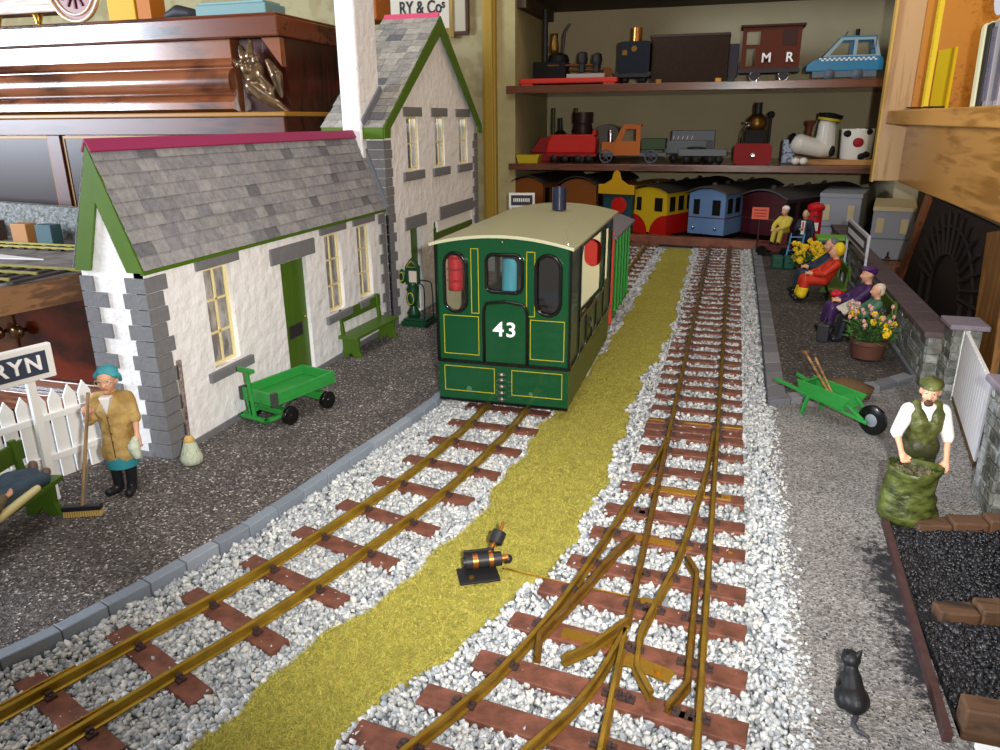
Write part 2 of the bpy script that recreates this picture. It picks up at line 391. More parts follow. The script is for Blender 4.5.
tarm2 = grit('far_platform_grit', [(0,'#3a3634'),(.4,'#4a4542'),(.8,'#5c5652'),(.96,'#8a8580')], 30)
fp = MB(); fp.prism([(1.3,14.2),(3.05,15.35),(3.72,16.1),(3.72,31.6),(1.3,31.6)], -.12, .085)
fpo = fp.build('far_platform', tarm2); tag(fpo, 'dark brown far platform with benches and seated passengers along the stone wall', 'platform', kind='structure')
kb = MB()
kerb_stones(kb, [(.97,13.72),(1.0,19),(1.0,31.6)], [(1.3,14.0),(1.3,19),(1.3,31.6)], -.12, .11, L=.8, cols=('#6f7074','#7a7b80','#696a70'))
kerb_stones(kb, [(.99,13.70),(1.38,13.9),(3.08,15.08),(3.80,15.9)], [(1.2,14.02),(1.32,14.2),(3.0,15.38),(3.66,16.12)], -.12, .10, L=.6, cols=('#6f7074','#7a7b80','#696a70'))
kb.build('kerb', M('kerb_paint'), fpo, bevel=.012)

# ================================================================== TRACKS
sleeper_m = M('sleeper_brown', '#784a3b', .5, col2='#56352b', vscale=5, bump=.3, bscale=14)
chair_m = M('rail_chair', '#4a3a38', .5, metal=.3)
brass = M('brass_rail', '#b08f33', .36, metal=.72, var=.3, vscale=5); brassd = M('turnout_rail', '#a88432', .36, metal=.72, var=.4, vscale=5)
brassb = M('bright_brass', '#d9a945', .22, metal=.9)
rusty = M('dull_rail', '#8e6a2c', .38, metal=.7, var=.3, vscale=8)
def chair_mb():
    mb = MB()
    for s in (-1, 1):
        mb.box(-.045, .045, s*.075-.035, s*.075+.035, 0, .03); mb.box(-.04, .04, -.05, .05, 0, .006); mb.box(-.03, .03, s*.05-.018, s*.05+.018, .03, .065); mb.cyl((.0, s*.088, .03), (.0, s*.088, .05), .016, n=6)
    return mb
def sleeper_proto(L=1.594, W=.25):
    s = MB().box(-L/2, L/2, -W/2, W/2, -.1, 0).build('sleeper', sleeper_m, bevel=.012)
    return s
ch_me = None
def lay_sleeper(root, x, y, a, L=1.594, W=.25, rails=(), jit=.02):
    """one sleeper with its rail chairs"""
    global ch_me
    s = MB().box(-L/2, L/2, -W/2, W/2, -.1, 0).build('sleeper', sleeper_m, root, bevel=.012)
    s.location = (x, y, random.uniform(-.004, .004)); s.rotation_euler = (0, 0, a+random.uniform(-jit, jit))
    if ch_me is None:
        c = chair_mb(); o = c.build('rail_chair', chair_m); ch_me = o.data; bpy.data.objects.remove(o)
    for rx, ra in rails:
        o = bpy.data.objects.new('rail_chair', ch_me); COL.objects.link(o); o.parent = s; o.location = (rx, 0, .001); o.rotation_euler = (0, 0, ra+PI/2)
    return s
# left track
LC = [(-5.82,2.6),(-5.42,3.7),(-5.03,4.76),(-4.73,5.56),(-4.48,6.35),(-4.25,7.19),(-4.06,7.97),(-3.9,8.72),(-3.77,9.56),(-3.67,10.47),(-3.6,11.33),(-3.55,14),(-3.55,18),(-3.55,24),(-3.55,33.0)]
LCs = smooth_poly([(x,y,0) for x, y in LC], 8)
def off(path, d):
    P = [Vector(p) for p in path]; out = []
    for i, p in enumerate(P):
        t = (P[min(i+1, len(P)-1)]-P[max(i-1, 0)]).normalized(); out.append(p + Vector((t.y, -t.x, 0))*d)
    return out
GA = .375
lt = thing('railway_track', 'curved single track with brass rails that carries the green steam tram engine', 'track', (0,0,0))
for s in (-1, 1):
    mb = MB(); sweep(mb, off(LCs, s*GA), RAIL); mb.build('rail', brass, lt)
P = [Vector(p) for p in LCs]; acc = .66; prev = P[0]
for a, b in zip(P, P[1:]):
    seg = (b-a).length
    while acc <= seg:
        p = a.lerp(b, acc/seg); d = (b-a); ang = math.atan2(d.y, d.x)-PI/2
        lay_sleeper(lt, p.x, p.y, ang, rails=((-GA,0),(GA,0)))
        acc += .845 if p.y < 14 else .8
    acc -= seg
# small brass fishplate joints
j = MB()
for s in (-1, 1):
    q = off([(-5.62,3.6,0),(-5.33,4.35,0)], s*GA+.03); j.bar(q[0]+Vector((0,0,.05)), q[1]+Vector((0,0,.05)), .016, .05)
j.build('fishplate', brassb, lt)

# right track with turnout
rt = thing('railway_track', 'straight right hand track with a turnout whose brass rails fan out at the front', 'track', (0,0,0))
def rail(pts, mat=brassd, name='rail', n=6, z=0):
    p3 = [(x, y, z) for x, y in pts]; p3 = smooth_poly(p3, n) if n else p3
    mb = MB(); sweep(mb, p3, RAIL); return mb.build(name, mat, rt)
XR, XL = .12, -.65
rail([(XR,3.0),(XR,33.0)], n=0)
rail([(XL,11.35),(XL,33.0)], n=0)
rail([(-3.0,2.9),(-2.5,3.75),(-2.14,4.5),(-1.73,5.45),(-1.41,6.6),(-1.17,7.9),(-.93,9.4),(-.75,10.6),(-.665,11.4)])
rail([(XL,11.25),(XL,8.9),(XL,6.62)], rusty, 'switch_rail', n=0)
rail([(XR-.06,11.9),(-.0,10.4),(-.09,9.33),(-.21,8.1),(-.36,7.2),(-.5,6.46)], brassd, 'switch_rail')
rail([(-.5,6.46),(-.475,5.95),(-.30,5.62)], brassd, 'wing_rail', n=0)
rail([(XL,6.62),(-.95,6.1),(-1.17,5.86)], brassd, 'wing_rail', n=0)
rail([(XL,6.45),(XL+.02,3.0)], brassd, 'frog_rail', n=0)
rail([(XL,6.45),(-.86,5.5),(-1.22,4.7),(-1.75,3.75),(-2.2,3.1)], brassd, 'frog_rail')
rail([(-.80,8.3),(-.96,7.9),(-1.2,7.0),(-1.37,6.45),(-1.47,6.12),(-1.42,5.82)], rusty, 'check_rail', n=0)
rail([(-.12,7.98),(-.0,7.7),(-.0,5.85),(-.15,5.5)], rusty, 'check_rail', n=0)
def cx(rs): return [(r, 0) for r in rs]
ys = [(5.0,-2.35,.10),(5.6,-2.02,.11),(6.28,-1.86,.12),(6.98,-1.7,.11),(7.62,-1.5,.08),(8.4,-1.36,.05),(9.06,-1.29,.04),(9.8,-1.18,.02),(10.45,-1.1,0.01),(4.4,-2.75,.1),(3.8,-3.1,.1)]
for y, xl, a in ys:
    L = .54-xl; m = (xl+.54)/2
    xs = [XR]
    if y < 8.6: xs += [interp([(-2.5,3.75),(-2.14,4.5),(-1.73,5.45),(-1.41,6.6),(-1.17,7.9),(-.93,9.4),(-.75,10.6)], y)]
    else: xs += [XL-.02*(10.6-y)*4]
    if y < 8: xs += [XL+.02]
    if 6.9 < y < 9: xs += [interp([(-.5,6.46),(-.36,7.2),(-.21,8.1),(-.09,9.33)], y)]
    if 5.5 < y < 7: xs += [-.55, 0.]
    lay_sleeper(rt, m, y+(-.0), -a, L=L, W=.27, rails=cx([x-m for x in xs]), jit=.005)
y = 11.2; k = 0
while y < 33:
    lay_sleeper(rt, -.265, y, 0, rails=cx((-.395+0,.395-.005)), jit=.025); k += 1
    y += .62 if y < 15 else .60
    if k == 2: lay_sleeper(rt, -.28, y-.3, .01, rails=cx((-.39,.39))); 
# brass straps soldered over the sleepers, with pins
st = MB()
st.box(-1.0, .36, 9.73, 9.87, .001, .016)
for x in (-.92, .28): st.cyl((x,9.8,.016),(x,9.8,.03),.025,n=8)
M2 = Matrix.Translation((-.5,8.38,0)) @ Matrix.Rotation(-.05,4,'Z'); st.box(-.28,.42,-.06,.06,.001,.014,M4=M2)
for p in ((-.45,8.4),(.36,8.34),(-1.2,8.45)): st.cyl((p[0],p[1],0),(p[0],p[1],.02),.03,n=8)
st.box(-1.05,-.72,12.42,12.50,.001,.014); st.box(.2,.52,12.40,12.47,.001,.014); st.box(-.45,.05,12.42,12.46,.001,.012)
M3 = Matrix.Translation((-.95,6.3,0)) @ Matrix.Rotation(-.1,4,'Z'); st.box(-.33,.2,-.07,.07,.001,.016,M4=M3)
M3 = Matrix.Translation((-.4,6.05,0)) @ Matrix.Rotation(-.3,4,'Z'); st.box(-.22,.27,-.09,.09,.001,.016,M4=M3); st.cyl((-.28,6.02,.016),(-.28,6.02,.05),.04,n=8)
M3 = Matrix.Translation((-.45,7.06,0)) @ Matrix.Rotation(-.1,4,'Z'); st.box(-.12,.08,-.06,.06,.02,.035,M4=M3)
st.build('brass_strap', brassb, rt)

# ------------------------------------------------------------------ grass strip
GL = [(-4.3,2.6),(-4.0,3.8),(-3.84,4.8),(-3.62,5.54),(-3.38,6.30),(-3.09,7.21),(-2.9,8.3),(-2.84,9.6),(-2.80,11.4),(-2.72,12.94),(-2.5,15.5),(-2.42,18.18),(-2.38,24),(-2.36,31.6)]
GR = [(-3.1,2.6),(-2.85,3.9),(-2.78,4.66),(-2.47,5.41),(-2.1,6.35),(-1.8,7.05),(-1.52,8.3),(-1.45,9.6),(-1.42,11.39),(-1.44,14.49),(-1.25,16.5),(-1.14,18.52),(-1.22,24),(-1.32,31.6)]
def wob(x, y, s): return x + .05*math.sin(y*3.1+s)+.035*math.sin(y*7.3+s*2)
yy = [2.6+i*.12 for i in range(int((31.6-2.6)/.12)+1)]
gA = [(wob(interp(GL,y),y,.3), y) for y in yy]; gB = [(wob(interp(GR,y),y,2.3), y) for y in yy]
grass_m = M('grass_fibres', '#a79e46', .9, col2='#88843a', vscale=7, bump=1., bscale=60)
g = MB(); g.rib(gA, gB, -.12, -.035); g_o = g.build('grass_strip', grass_m, smooth=False)
tag(g_o, 'strip of short yellow green static grass running between the two tracks', 'grass', kind='stuff')
def cloud(name, V, F, C, mat, parent=None):
    """big mesh straight from arrays: V (n,k,3), F (m,3) shared topology, C (n,3)"""
    n, k, _ = V.shape; m, q = F.shape
    me = bpy.data.meshes.new(name); me.vertices.add(n*k); me.vertices.foreach_set('co', V.reshape(-1).astype(np.float32))
    idx = (F[None] + (np.arange(n)*k)[:, None, None]).reshape(-1)
    me.loops.add(n*m*q); me.loops.foreach_set('vertex_index', idx.astype(np.int32))
    me.polygons.add(n*m); me.polygons.foreach_set('loop_start', (np.arange(n*m)*q).astype(np.int32)); me.polygons.foreach_set('loop_total', np.full(n*m, q, np.int32))
    a = me.color_attributes.new('Col', 'FLOAT_COLOR', 'CORNER'); cc = np.ones((n, m*q, 4), np.float32); cc[:, :, :3] = C[:, None, :]
    a.data.foreach_set('color', cc.ravel()); me.update(calc_edges=True); me.validate(); me.materials.append(mat)
    o = bpy.data.objects.new(name, me); COL.objects.link(o)
    if parent: o.parent = parent
    return o
def lin(h): return np.array(srgb(h))
# blades
nb = 170000
ty = rng.random(nb)**1.7; by = 2.8+ty*28.6
xa = np.interp(by, [p[1] for p in gA], [p[0] for p in gA]); xb = np.interp(by, [p[1] for p in gB], [p[0] for p in gB])
bxx = xa-.03+(xb-xa+.06)*rng.random(nb); sc = .8+by*.035
hh = (.010+.014*rng.random(nb)); az = rng.random(nb)*6.283; wd = .005*sc
V = np.zeros((nb,3,3)); V[:,0] = np.stack([bxx-np.cos(az)*wd, by-np.sin(az)*wd, np.full(nb,-.038)],1); V[:,1] = np.stack([bxx+np.cos(az)*wd, by+np.sin(az)*wd, np.full(nb,-.038)],1)
V[:,2] = np.stack([bxx+rng.normal(0,.035,nb), by+rng.normal(0,.035,nb), -.035+hh],1)
pal = np.stack([lin(c) for c in ('#b8ad50','#aaa049','#999440','#c2b65a','#a8954a','#878c40')]); C = pal[rng.integers(0,len(pal),nb)]
cloud('grass_blades', V, np.array([[0,1,2]]), C, M('blade', vc=True, rough=.9, spec=.1), g_o)['kind'] = 'stuff'

# ------------------------------------------------------------------ ballast stones
t = (1+5**.5)/2
ico = np.array([(-1,t,0),(1,t,0),(-1,-t,0),(1,-t,0),(0,-1,t),(0,1,t),(0,-1,-t),(0,1,-t),(t,0,-1),(t,0,1),(-t,0,-1),(-t,0,1)], float); ico /= np.linalg.norm(ico[0])
icoF = np.array([(0,11,5),(0,5,1),(0,1,7),(0,7,10),(0,10,11),(1,5,9),(5,11,4),(11,10,2),(10,7,6),(7,1,8),(3,9,4),(3,4,2),(3,2,6),(3,6,8),(3,8,9),(4,9,5),(2,4,11),(6,2,10),(8,6,7),(9,8,1)])
def stones(x, y, z, size, cols, name, mat, parent=None, jit=.27):
    n = len(x); V = ico[None]*(1+rng.normal(0, jit, (n,12,1))); V = V*(rng.uniform(.6,1.25,(n,1,3)))
    a = rng.random((n,3))*6.283; c, s = np.cos(a), np.sin(a)
    for k, (i, j) in enumerate(((0,1),(1,2),(0,2))):
        Vi = V[:,:,i]*c[:,k:k+1]-V[:,:,j]*s[:,k:k+1]; Vj = V[:,:,i]*s[:,k:k+1]+V[:,:,j]*c[:,k:k+1]; V = V.copy(); V[:,:,i] = Vi; V[:,:,j] = Vj
    V = V*size[:,None,None]*.5 + np.stack([x,y,z],1)[:,None,:]
    pal = np.stack([lin(q) for q in cols]); C = pal[rng.integers(0,len(pal),n)]*rng.uniform(.85,1.1,(n,1))
    return cloud(name, V, icoF, C, mat, parent)
def scatter(n, y0, y1, fa, fb, bias=1.0):
    y = y0+(y1-y0)*rng.random(n)**bias; xa = fa(y); xb = fb(y); w = (xb-xa); keep = rng.random(n) < w/w.max(); y = y[keep]; xa = xa[keep]; w = w[keep]
    return xa+w*rng.random(len(y)), y
fKT = lambda y: np.interp(y, [p[1] for p in KT], [p[0] for p in KT])+.03
fGA = lambda y: np.interp(y, [p[1] for p in gA], [p[0] for p in gA])-.03
fGB = lambda y: np.interp(y, [p[1] for p in gB], [p[0] for p in gB])+.03
fRE = lambda y: np.where(y < 13.6, .96+.04*np.sin(y*2.1), .94)
stone_m = M('ballast_stone', vc=True, rough=.75, spec=.4)
scol = ('#c3c5c6','#b0b3b5','#9fa3a7','#cececb','#a8abae','#b9bbbc','#888d92','#bebcb6','#979b9f')
for (nm, n, y0, y1, fa, fb, lab, bias) in (('ballast_stones', 30000, 3.0, 14.0, fKT, fGA, 'white and pale grey ballast chippings under the curved left hand track', 1.25), ('ballast_stones', 56000, 3.2, 31.6, fGB, fRE, 'white and pale grey ballast chippings under the right hand track and turnout', 1.75)):
    x, y = scatter(n, y0, y1, fa, fb, bias)
    if 'right' in lab:
        ln_ = np.interp(x, [-2.18,-1.4,-.45], [7.32,7.24,7.16]); kp = ~((np.abs(y-ln_) < .10+.03*np.sin(x*9)) & (x < -.25)); x, y = x[kp], y[kp]
    o = stones(x, y, rng.uniform(-.10,-.035,len(x))+.09*np.clip(1-np.minimum(np.abs(x-fa(y)),np.abs(x-fb(y)) if 'right' in lab else 9)/.3,0,1)*(1 if 'left' in lab else .4), rng.uniform(.036,.068,len(x))*(1+y*.028), scol, nm, stone_m); tag(o, lab, 'ballast', kind='stuff')
x, y = scatter(6500, 13.5, 31.6, lambda y: np.full_like(y,-4.72), lambda y: np.interp(y, [p[1] for p in gA], [p[0] for p in gA])-.03, 1.2)
o = stones(x, y, rng.uniform(-.105,-.05,len(x)), rng.uniform(.07,.12,len(x))*1.2, scol, 'ballast_stones', stone_m); tag(o, 'pale grey ballast chippings behind and beyond the green steam tram engine', 'ballast', kind='stuff')
x = rng.normal(.98,.07,1500); y = 3.5+10.2*rng.random(1500)**1.2
o = stones(x, y, rng.uniform(-.02,.0,len(x)), rng.uniform(.03,.055,len(x)), scol, 'fine_chippings', stone_m); tag(o, 'thin scatter of small pale chippings along the edge between ballast and yard', 'ballast', kind='stuff')
# timber cross beam at the end of the board
tag(MB().bar((-6.2,33.0,.14),(2.9,31.75,.14),.5,.34).build('timber_beam', M('beam_brown', '#84503c', .6, var=.3, vscale=3, bump=.3), bevel=.03), 'brown painted timber beam lying across the far end of both tracks', 'beam')

# ------------------------------------------------------------------ point lever on the grass
pv = thing('point_lever', 'small black and copper point lever with a round weight standing on the grass strip', 'lever', (-2.42,7.12,-.005), math.radians(28))
blk = M('black_iron', '#2b2a2c', .45, metal=.4); cop = M('copper', '#b5713a', .3, metal=.9)
MB().box(-.27,.2,-.2,.12,0,.025).box(-.18,.18,.09,.12,0,.26).build('base_plate', blk, pv, bevel=.006)
MB().cyl((-.17,.02,.16),(.25,.02,.16),.085,n=16).cyl((-.2,.02,.16),(-.17,.02,.16),.06).build('spring_housing', blk, pv, auto=True)
MB().cyl((-.09,.02,.16),(-.03,.02,.16),.09,n=16).cyl((.1,.02,.16),(.15,.02,.16),.09,n=16).cyl((.25,.02,.16),(.33,.02,.16),.04).build('copper_band', cop, pv, auto=True)
lv = MB().cyl((.1,.06,.18),(.3,.30,.36),.028).cyl((.3,.30,.36),(.35,.36,.43),.02).build('lever_arm', cop, pv, auto=True)
MB().cyl((.21,.19,.26),(.29,.28,.36),.085,n=16).build('weight', blk, lv, auto=True, bevel=.01)
MB().sph((.33,.02,.14),.055).build('crank', blk, pv, smooth=True)
MB().cyl((-.12,-.1,.02),(-.12,-.1,.04),.03,n=8).build('screw', brassb, pv)
pr = MB(); pr.tube([(-2.18,7.24,.03),(-2.15,7.30,-.01),(-1.4,7.24,-.03),(-.45,7.16,-.02)], .012)
pr.build('throw_rod', brassb, rt)

# ================================================================== STATION COTTAGE
plaster = M('white_plaster', '#e9e8ea', .75, var=.05, vscale=5, bump=1.0, bscale=4.2)
greyp = M('grey_stone_paint', '#757579', .75, var=.12, vscale=9, bump=.25, bscale=18)
green = M('olive_green_paint', '#4e6c1c', .42, var=.1, vscale=4)
dgreen = M('door_green_paint', '#47651b', .4, var=.12, vscale=6, stretch=(1,1,.2))
cream = M('cream_frame', '#e5d5a0', .5)
ridge_m = M('maroon_ridge', '#8f2a55', .6)
pane = thin_glass('pane_glass')
room_w = M('printed_interior', '#e4dfdb', .8, col2='#9c9394', vscale=2.2, stretch=(1,1.6,.7), thr=(.42,.58))
slate_m = M('slate', vc=True, rough=.8, var=.22, vscale=9, bump=.3, bscale=25)
def slates(mb, o, u, v, W, H, rows, tw, cols, th=.009, dark=.05):
    """courses of slates on a rectangle: origin o, unit directions u along the eave, v up the slope"""
    o = Vector(o); u = Vector(u).normalized(); v = Vector(v).normalized(); nrm = u.cross(v).normalized(); rh = H/rows
    if nrm.z < 0: nrm = -nrm
    for r in range(rows):
        x = -random.random()*tw if r else 0
        while x < W:
            w = tw*random.uniform(.75, 1.25); a = max(0, x); b = min(W, x+w-.010)
            if b-a > .02:
                c = np.array(srgb(random.choice(cols)))*random.uniform(.9, 1.1)
                if random.random() < dark: c = np.array(srgb('#6b6b70'))*random.uniform(.85,1.)
                mb.col = tuple(c); z0 = th*2.2+random.uniform(0,.006); z1 = th*.8
                p = [o+u*a+v*(r*rh-.02)+nrm*z0, o+u*b+v*(r*rh-.02)+nrm*z0, o+u*b+v*(r*rh+rh)+nrm*z1, o+u*a+v*(r*rh+rh)+nrm*z1]
                q = [k-nrm*th*1.0 for k in p]
                mb.add(p+q, [(0,1,2,3),(4,7,6,5),(0,4,5,1),(1,5,6,2),(2,6,7,3),(3,7,4,0)])
            x += w
    mb.col = None
    return mb
def quoins(mb, cx, cy, sx, sy, z0, z1, n, long, short, out=.03):
    """L shaped corner stones; sx, sy say which way the two faces run from the corner (cx, cy)"""
    h = (z1-z0)/n
    for i in range(n):
        a, b = (long, short) if i % 2 == 0 else (short, long)
        a *= random.uniform(.93,1.07); b *= random.uniform(.93,1.07)
        za, zb = z0+i*h+.006, z0+(i+1)*h-.006
        mb.prism([(cx-sx*out,cy-sy*out),(cx+sx*a,cy-sy*out),(cx+sx*a,cy+sy*.02),(cx+sx*.02,cy+sy*.02),(cx+sx*.02,cy+sy*b),(cx-sx*out,cy+sy*b)], za, zb, 'z')
    return mb
def sash(root, x, y0, y1, z0, z1, cols=2, rows=3, slide=False):
    """recessed window seen from +x: frame with glazing bars and a pane behind"""
    f = MB(); w = .055
    f.box(x-.04,x,y0,y0+w,z0,z1).box(x-.04,x,y1-w,y1,z0,z1).box(x-.04,x,y0+w,y1-w,z0,z0+w).box(x-.04,x,y0+w,y1-w,z1-w,z1)
    for i in range(1, cols): c = y0+(y1-y0)*i/cols; f.box(x-.035,x-.003,c-.018,c+.018,z0+w,z1-w)
    for i in range(1, rows): c = z0+(z1-z0)*i/rows; f.box(x-.035,x-.003,y0+w,y1-w,c-.018,c+.018)
    o = f.build('window_frame', cream, root); MB().box(x-.03,x-.022,y0+w,y1-w,z0+w,z1-w).build('pane', pane, o)
    return o
X0 = -7.81; Y0, Y1 = 8.5, 16.38; XB = -8.88; ZE = 3.05; ZR = 4.74; XRD = -8.36; ZG = .145
cot = thing('station_cottage', 'long low white station cottage with slate roof, green door and three windows', 'building', (0,0,0))
wins = [(9.76,10.44,1.2,2.82),(13.53,14.22,1.19,2.81),(14.94,15.60,1.19,2.81)]
door = (11.89,12.78,ZG,2.53)
o = plate('front_wall', rect(Y0,Y1,ZG,ZE), [rect(*w_) for w_ in wins]+[rect(door[0],door[1],ZG+.02,door[3])], .16, plaster, cot, 'x', X0)
gab = MB(); gab.prism([(XB,ZG),(X0-.001,ZG),(X0-.001,ZE),(XRD,ZR-.08),(XB,ZE)], Y0, Y0+.12, 'y'); gab.build('gable_wall', plaster, cot)
gab = MB(); gab.prism([(XB,ZG),(X0-.2,ZG),(X0-.2,ZE),(XRD,ZR-.1),(XB,ZE)], Y1-.1, Y1, 'y'); gab.box(XB,XB+.1,Y0+.1,Y1-.1,ZG,ZE); gab.build('rear_wall', plaster, cot)
MB().box(XB+.11,X0-.30,Y0+.13,Y1-.12,ZG+.2,ZE-.1).build('interior', room_w, cot)
# poster shapes seen through the windows
MB().cyl((X0-.29,9.9,1.95),(X0-.27,9.9,1.95),.17,n=20).build('orange_poster', M('orange','#e0922a',.6), cot)
MB().box(X0-.29,X0-.27,9.75,10.0,1.2,1.68).build('green_poster', M('green_poster','#2e5a40',.6), cot)
# roof
rr = MB(); v1 = Vector((XRD-(X0+.07),0,ZR-ZE-.01)); H1 = v1.length
MB().prism([(X0+.05,ZE+.01),(XRD,ZR+.0),(XB-.05,ZE+.01),(XB-.05,ZE-.04),(XRD,ZR-.07),(X0+.05,ZE-.04)], Y0-.02, Y1-.005, 'y').build('roof_board', M('roof_board','#a9a5a2',.8), cot)
slc = ('#878689','#8e8c8e','#828185','#8b898a','#7c7b81','#918f91','#838286')
slates(rr, (X0+.07,Y0-.05,ZE+.01), (0,1,0), v1, Y1-Y0+.04, H1-.03, 9, .33, slc)
rr.build('slates', slate_m, cot)
rr = MB(); slates(rr, (XB-.07,Y0-.05,ZE+.01), (0,1,0), (XRD-XB+.07,0,ZR-ZE-.01), Y1-Y0+.04, H1-.03, 8, .42, slc); rr.build('slates', slate_m, cot)
MB().prism([(XRD-.09,ZR-.09),(XRD,ZR+.07),(XRD+.085,ZR-.09),(XRD+.07,ZR-.11),(XRD,ZR+.03),(XRD-.07,ZR-.11)], Y0-.06, Y1-.0, 'y').build('ridge_capping', ridge_m, cot)
# bargeboards and fascia
bw = .26
def barge(mb, xe, ze, xr, zr, y0, y1, w, flip=1):
    mb.prism([(xe,ze),(xr,zr),(xr,zr-w*2.9),(xe+(xr-xe)/abs(xr-xe)*w*1.05,ze-.0),(xe+(xr-xe)/abs(xr-xe)*w*.98,ze-.04),(xe,ze-.04)] , y0, y1, 'y')
b = MB(); barge(b, X0+.045, ZE+.0, XRD, ZR-.01, Y0-.06, Y0-.015, bw); barge(b, XB-.045, ZE+.0, XRD, ZR-.01, Y0-.06, Y0-.015, bw)
b.build('bargeboard', green, cot)
MB().box(X0+.005,X0+.07,Y0-.05,Y1-.02,ZE-.07,ZE+.0).build('fascia', green, cot)
q = MB(); quoins(q, X0, Y0, -1, 1, ZG, ZE-.12, 12, .40, .30); quoins(q, XB, Y0, 1, 1, ZG, ZE-.12, 12, .40, .2)
h = (ZE-.1-ZG)/12
for i in range(12): q.box(X0, X0+.03, Y1-(.34 if i%2 else .2), Y1-.01, ZG+i*h+.006, ZG+(i+1)*h-.006)
q.build('quoins', greyp, cot, bevel=.006)
MB().box(X0,X0+.035,Y0+.3,Y1-.2,ZG,ZG+.10).box(XB+.2,X0-.3,Y0-.035,Y0,ZG,ZG+.08).build('plinth', greyp, cot)
lin_ = MB(); 
for (a, b, z0, z1) in ((9.58,10.68,2.82,2.99),(11.58,13.12,2.54,2.84),(13.36,14.46,2.83,3.0),(14.78,15.84,2.83,3.0)): lin_.box(X0-.05,X0+.035,a,b,z0,z1)
lin_.build('lintels', greyp, cot, bevel=.015)
s_ = MB()
for (a, b, c) in ((9.56,10.72,1.12),(13.36,14.42,1.11),(14.8,15.78,1.11)): s_.box(X0-.1,X0+.07,a,b,c-.12,c+.04)
s_.build('sills', greyp, cot, bevel=.012)
for w_ in wins: sash(cot, X0-.08, *w_, cols=2, rows=3)
d = MB().box(X0-.13,X0-.08,door[0],door[1],ZG,door[3])
for k in range(1,4): yk = door[0]+(door[1]-door[0])*k/4; d.box(X0-.082,X0-.074,yk-.012,yk+.012,ZG,door[3])
d = d.build('door', dgreen, cot)
MB().box(X0-.08,X0-.06,12.08,12.56,1.02,1.28).build('letterbox', M('dark_plate','#2c2a2a',.4), d, bevel=.01)
MB().sph((X0-.06,12.66,1.35),.03).build('door_knob', brassb, d, smooth=True)

# ================================================================== STATION HOUSE (tall)
XT = -7.74; YA, YB = 16.4, 23.15; XTB = -9.08; ZT = 4.93; ZAP = 7.56; YAP = (YA+YB)/2+.2
hs = thing('station_house', 'tall white two storey gabled station house with a plain white chimney', 'building', (0,0,0))
tw_ = [(17.78,18.5,3.82,5.10),(19.66,20.36,3.80,5.10),(21.55,22.3,3.79,5.08)]
tdoor = (17.72,18.45,ZG,2.38); opening = (19.35,22.6,.95,2.36)
plate('front_wall', [(YA,ZG),(YB,ZG),(YB,ZT),(YAP,ZAP-.05),(YA,ZT)], [rect(*t_) for t_ in tw_]+[rect(tdoor[0],tdoor[1],ZG+.02,tdoor[3]), rect(*opening)], .2, plaster, hs, 'x', XT)
MB().box(XTB,XT-.2,YA,YA+.1,ZG,ZT).box(XTB,XT-.2,YB-.1,YB,ZG,ZT).box(XTB,XTB+.1,YA+.1,YB-.1,ZG,ZT).build('side_walls', plaster, hs)
MB().box(XTB+.12,XT-.6,YA+.12,YB-.12,ZG+.2,ZT).build('interior', room_w, hs)
# roof: two slopes that fall to -y and +y
MB().prism([(YA-.16,ZT-.05),(YAP,ZAP+.02),(YB+.10,ZT-.05),(YB+.10,ZT-.12),(YAP,ZAP-.07),(YA-.16,ZT-.12)], XTB-.1, XT+.10, 'x').build('roof_board', M('roof_board'), hs)
sc2 = ('#a19b90','#96918a','#8b8781','#aaa499','#9b958b','#85827e')
for sgn, ye in ((1, YA-.18), (-1, YB+.12)):
    r2 = MB(); v2 = Vector((0, YAP-ye, ZAP-ZT+.07)); slates(r2, (XTB-.12, ye, ZT-.06), (1,0,0), v2, XT-XTB+.25, v2.length-.02, 17, .36, sc2, dark=.05); r2.build('slates', slate_m, hs)
MB().prism([(YAP-.15,ZAP-.13),(YAP,ZAP+.09),(YAP+.15,ZAP-.13)], XTB-.1, XT+.10, 'x').build('ridge_capping', M('pink_ridge','#c44a66',.6), hs)
bb = MB()
for ye, s in ((YA-.18,1),(YB+.12,-1)):
    bb.prism([(ye,ZT-.08),(YAP,ZAP+.0),(YAP,ZAP-.42),(ye+s*.32,ZT-.10),(ye+s*.3,ZT-.3),(ye,ZT-.3)], XT+.09, XT+.15, 'x')
bb.build('bargeboard', green, hs)
MB().box(XTB-.1,XT+.1,YA-.2,YA-.14,ZT-.32,ZT-.07).build('fascia', green, hs)
q = MB(); quoins(q, XT, YA, -1, 1, 2.9, ZT-.35, 8, .38, .42); quoins(q, XT, YB, -1, -1, ZG, ZT-.3, 20, .3, .42)
hh_ = (2.9-ZG)/12
for i in range(12):
    q.box(XT-.36, XT+.03, YA-.03, YA+.02, ZG+i*hh_+.005, ZG+(i+1)*hh_-.005); q.box(XT-.02, XT+.03, YA-.03, YA+(.44 if i%2 else .3), ZG+i*hh_+.005, ZG+(i+1)*hh_-.005)
q.build('quoins', greyp, hs, bevel=.006)
l2 = MB()
for a, b, z0, z1 in ((17.6,18.75,5.10,5.32),(19.42,20.6,5.10,5.32),(21.3,22.5,5.09,5.31),(17.42,18.8,2.38,2.70),(19.8,22.68,2.36,2.72)): l2.box(XT-.1,XT+.035,a,b,z0,z1)
l2.build('lintels', greyp, hs, bevel=.015)
s2 = MB()
for a, b, z in ((17.45,18.75,3.78),(19.4,20.65,3.76),(21.35,22.6,3.75)): s2.box(XT-.1,XT+.06,a,b,z-.2,z+.02)
s2.build('sills', greyp, hs, bevel=.012)
for t_ in tw_: sash(hs, XT-.04, *t_, cols=2, rows=2)
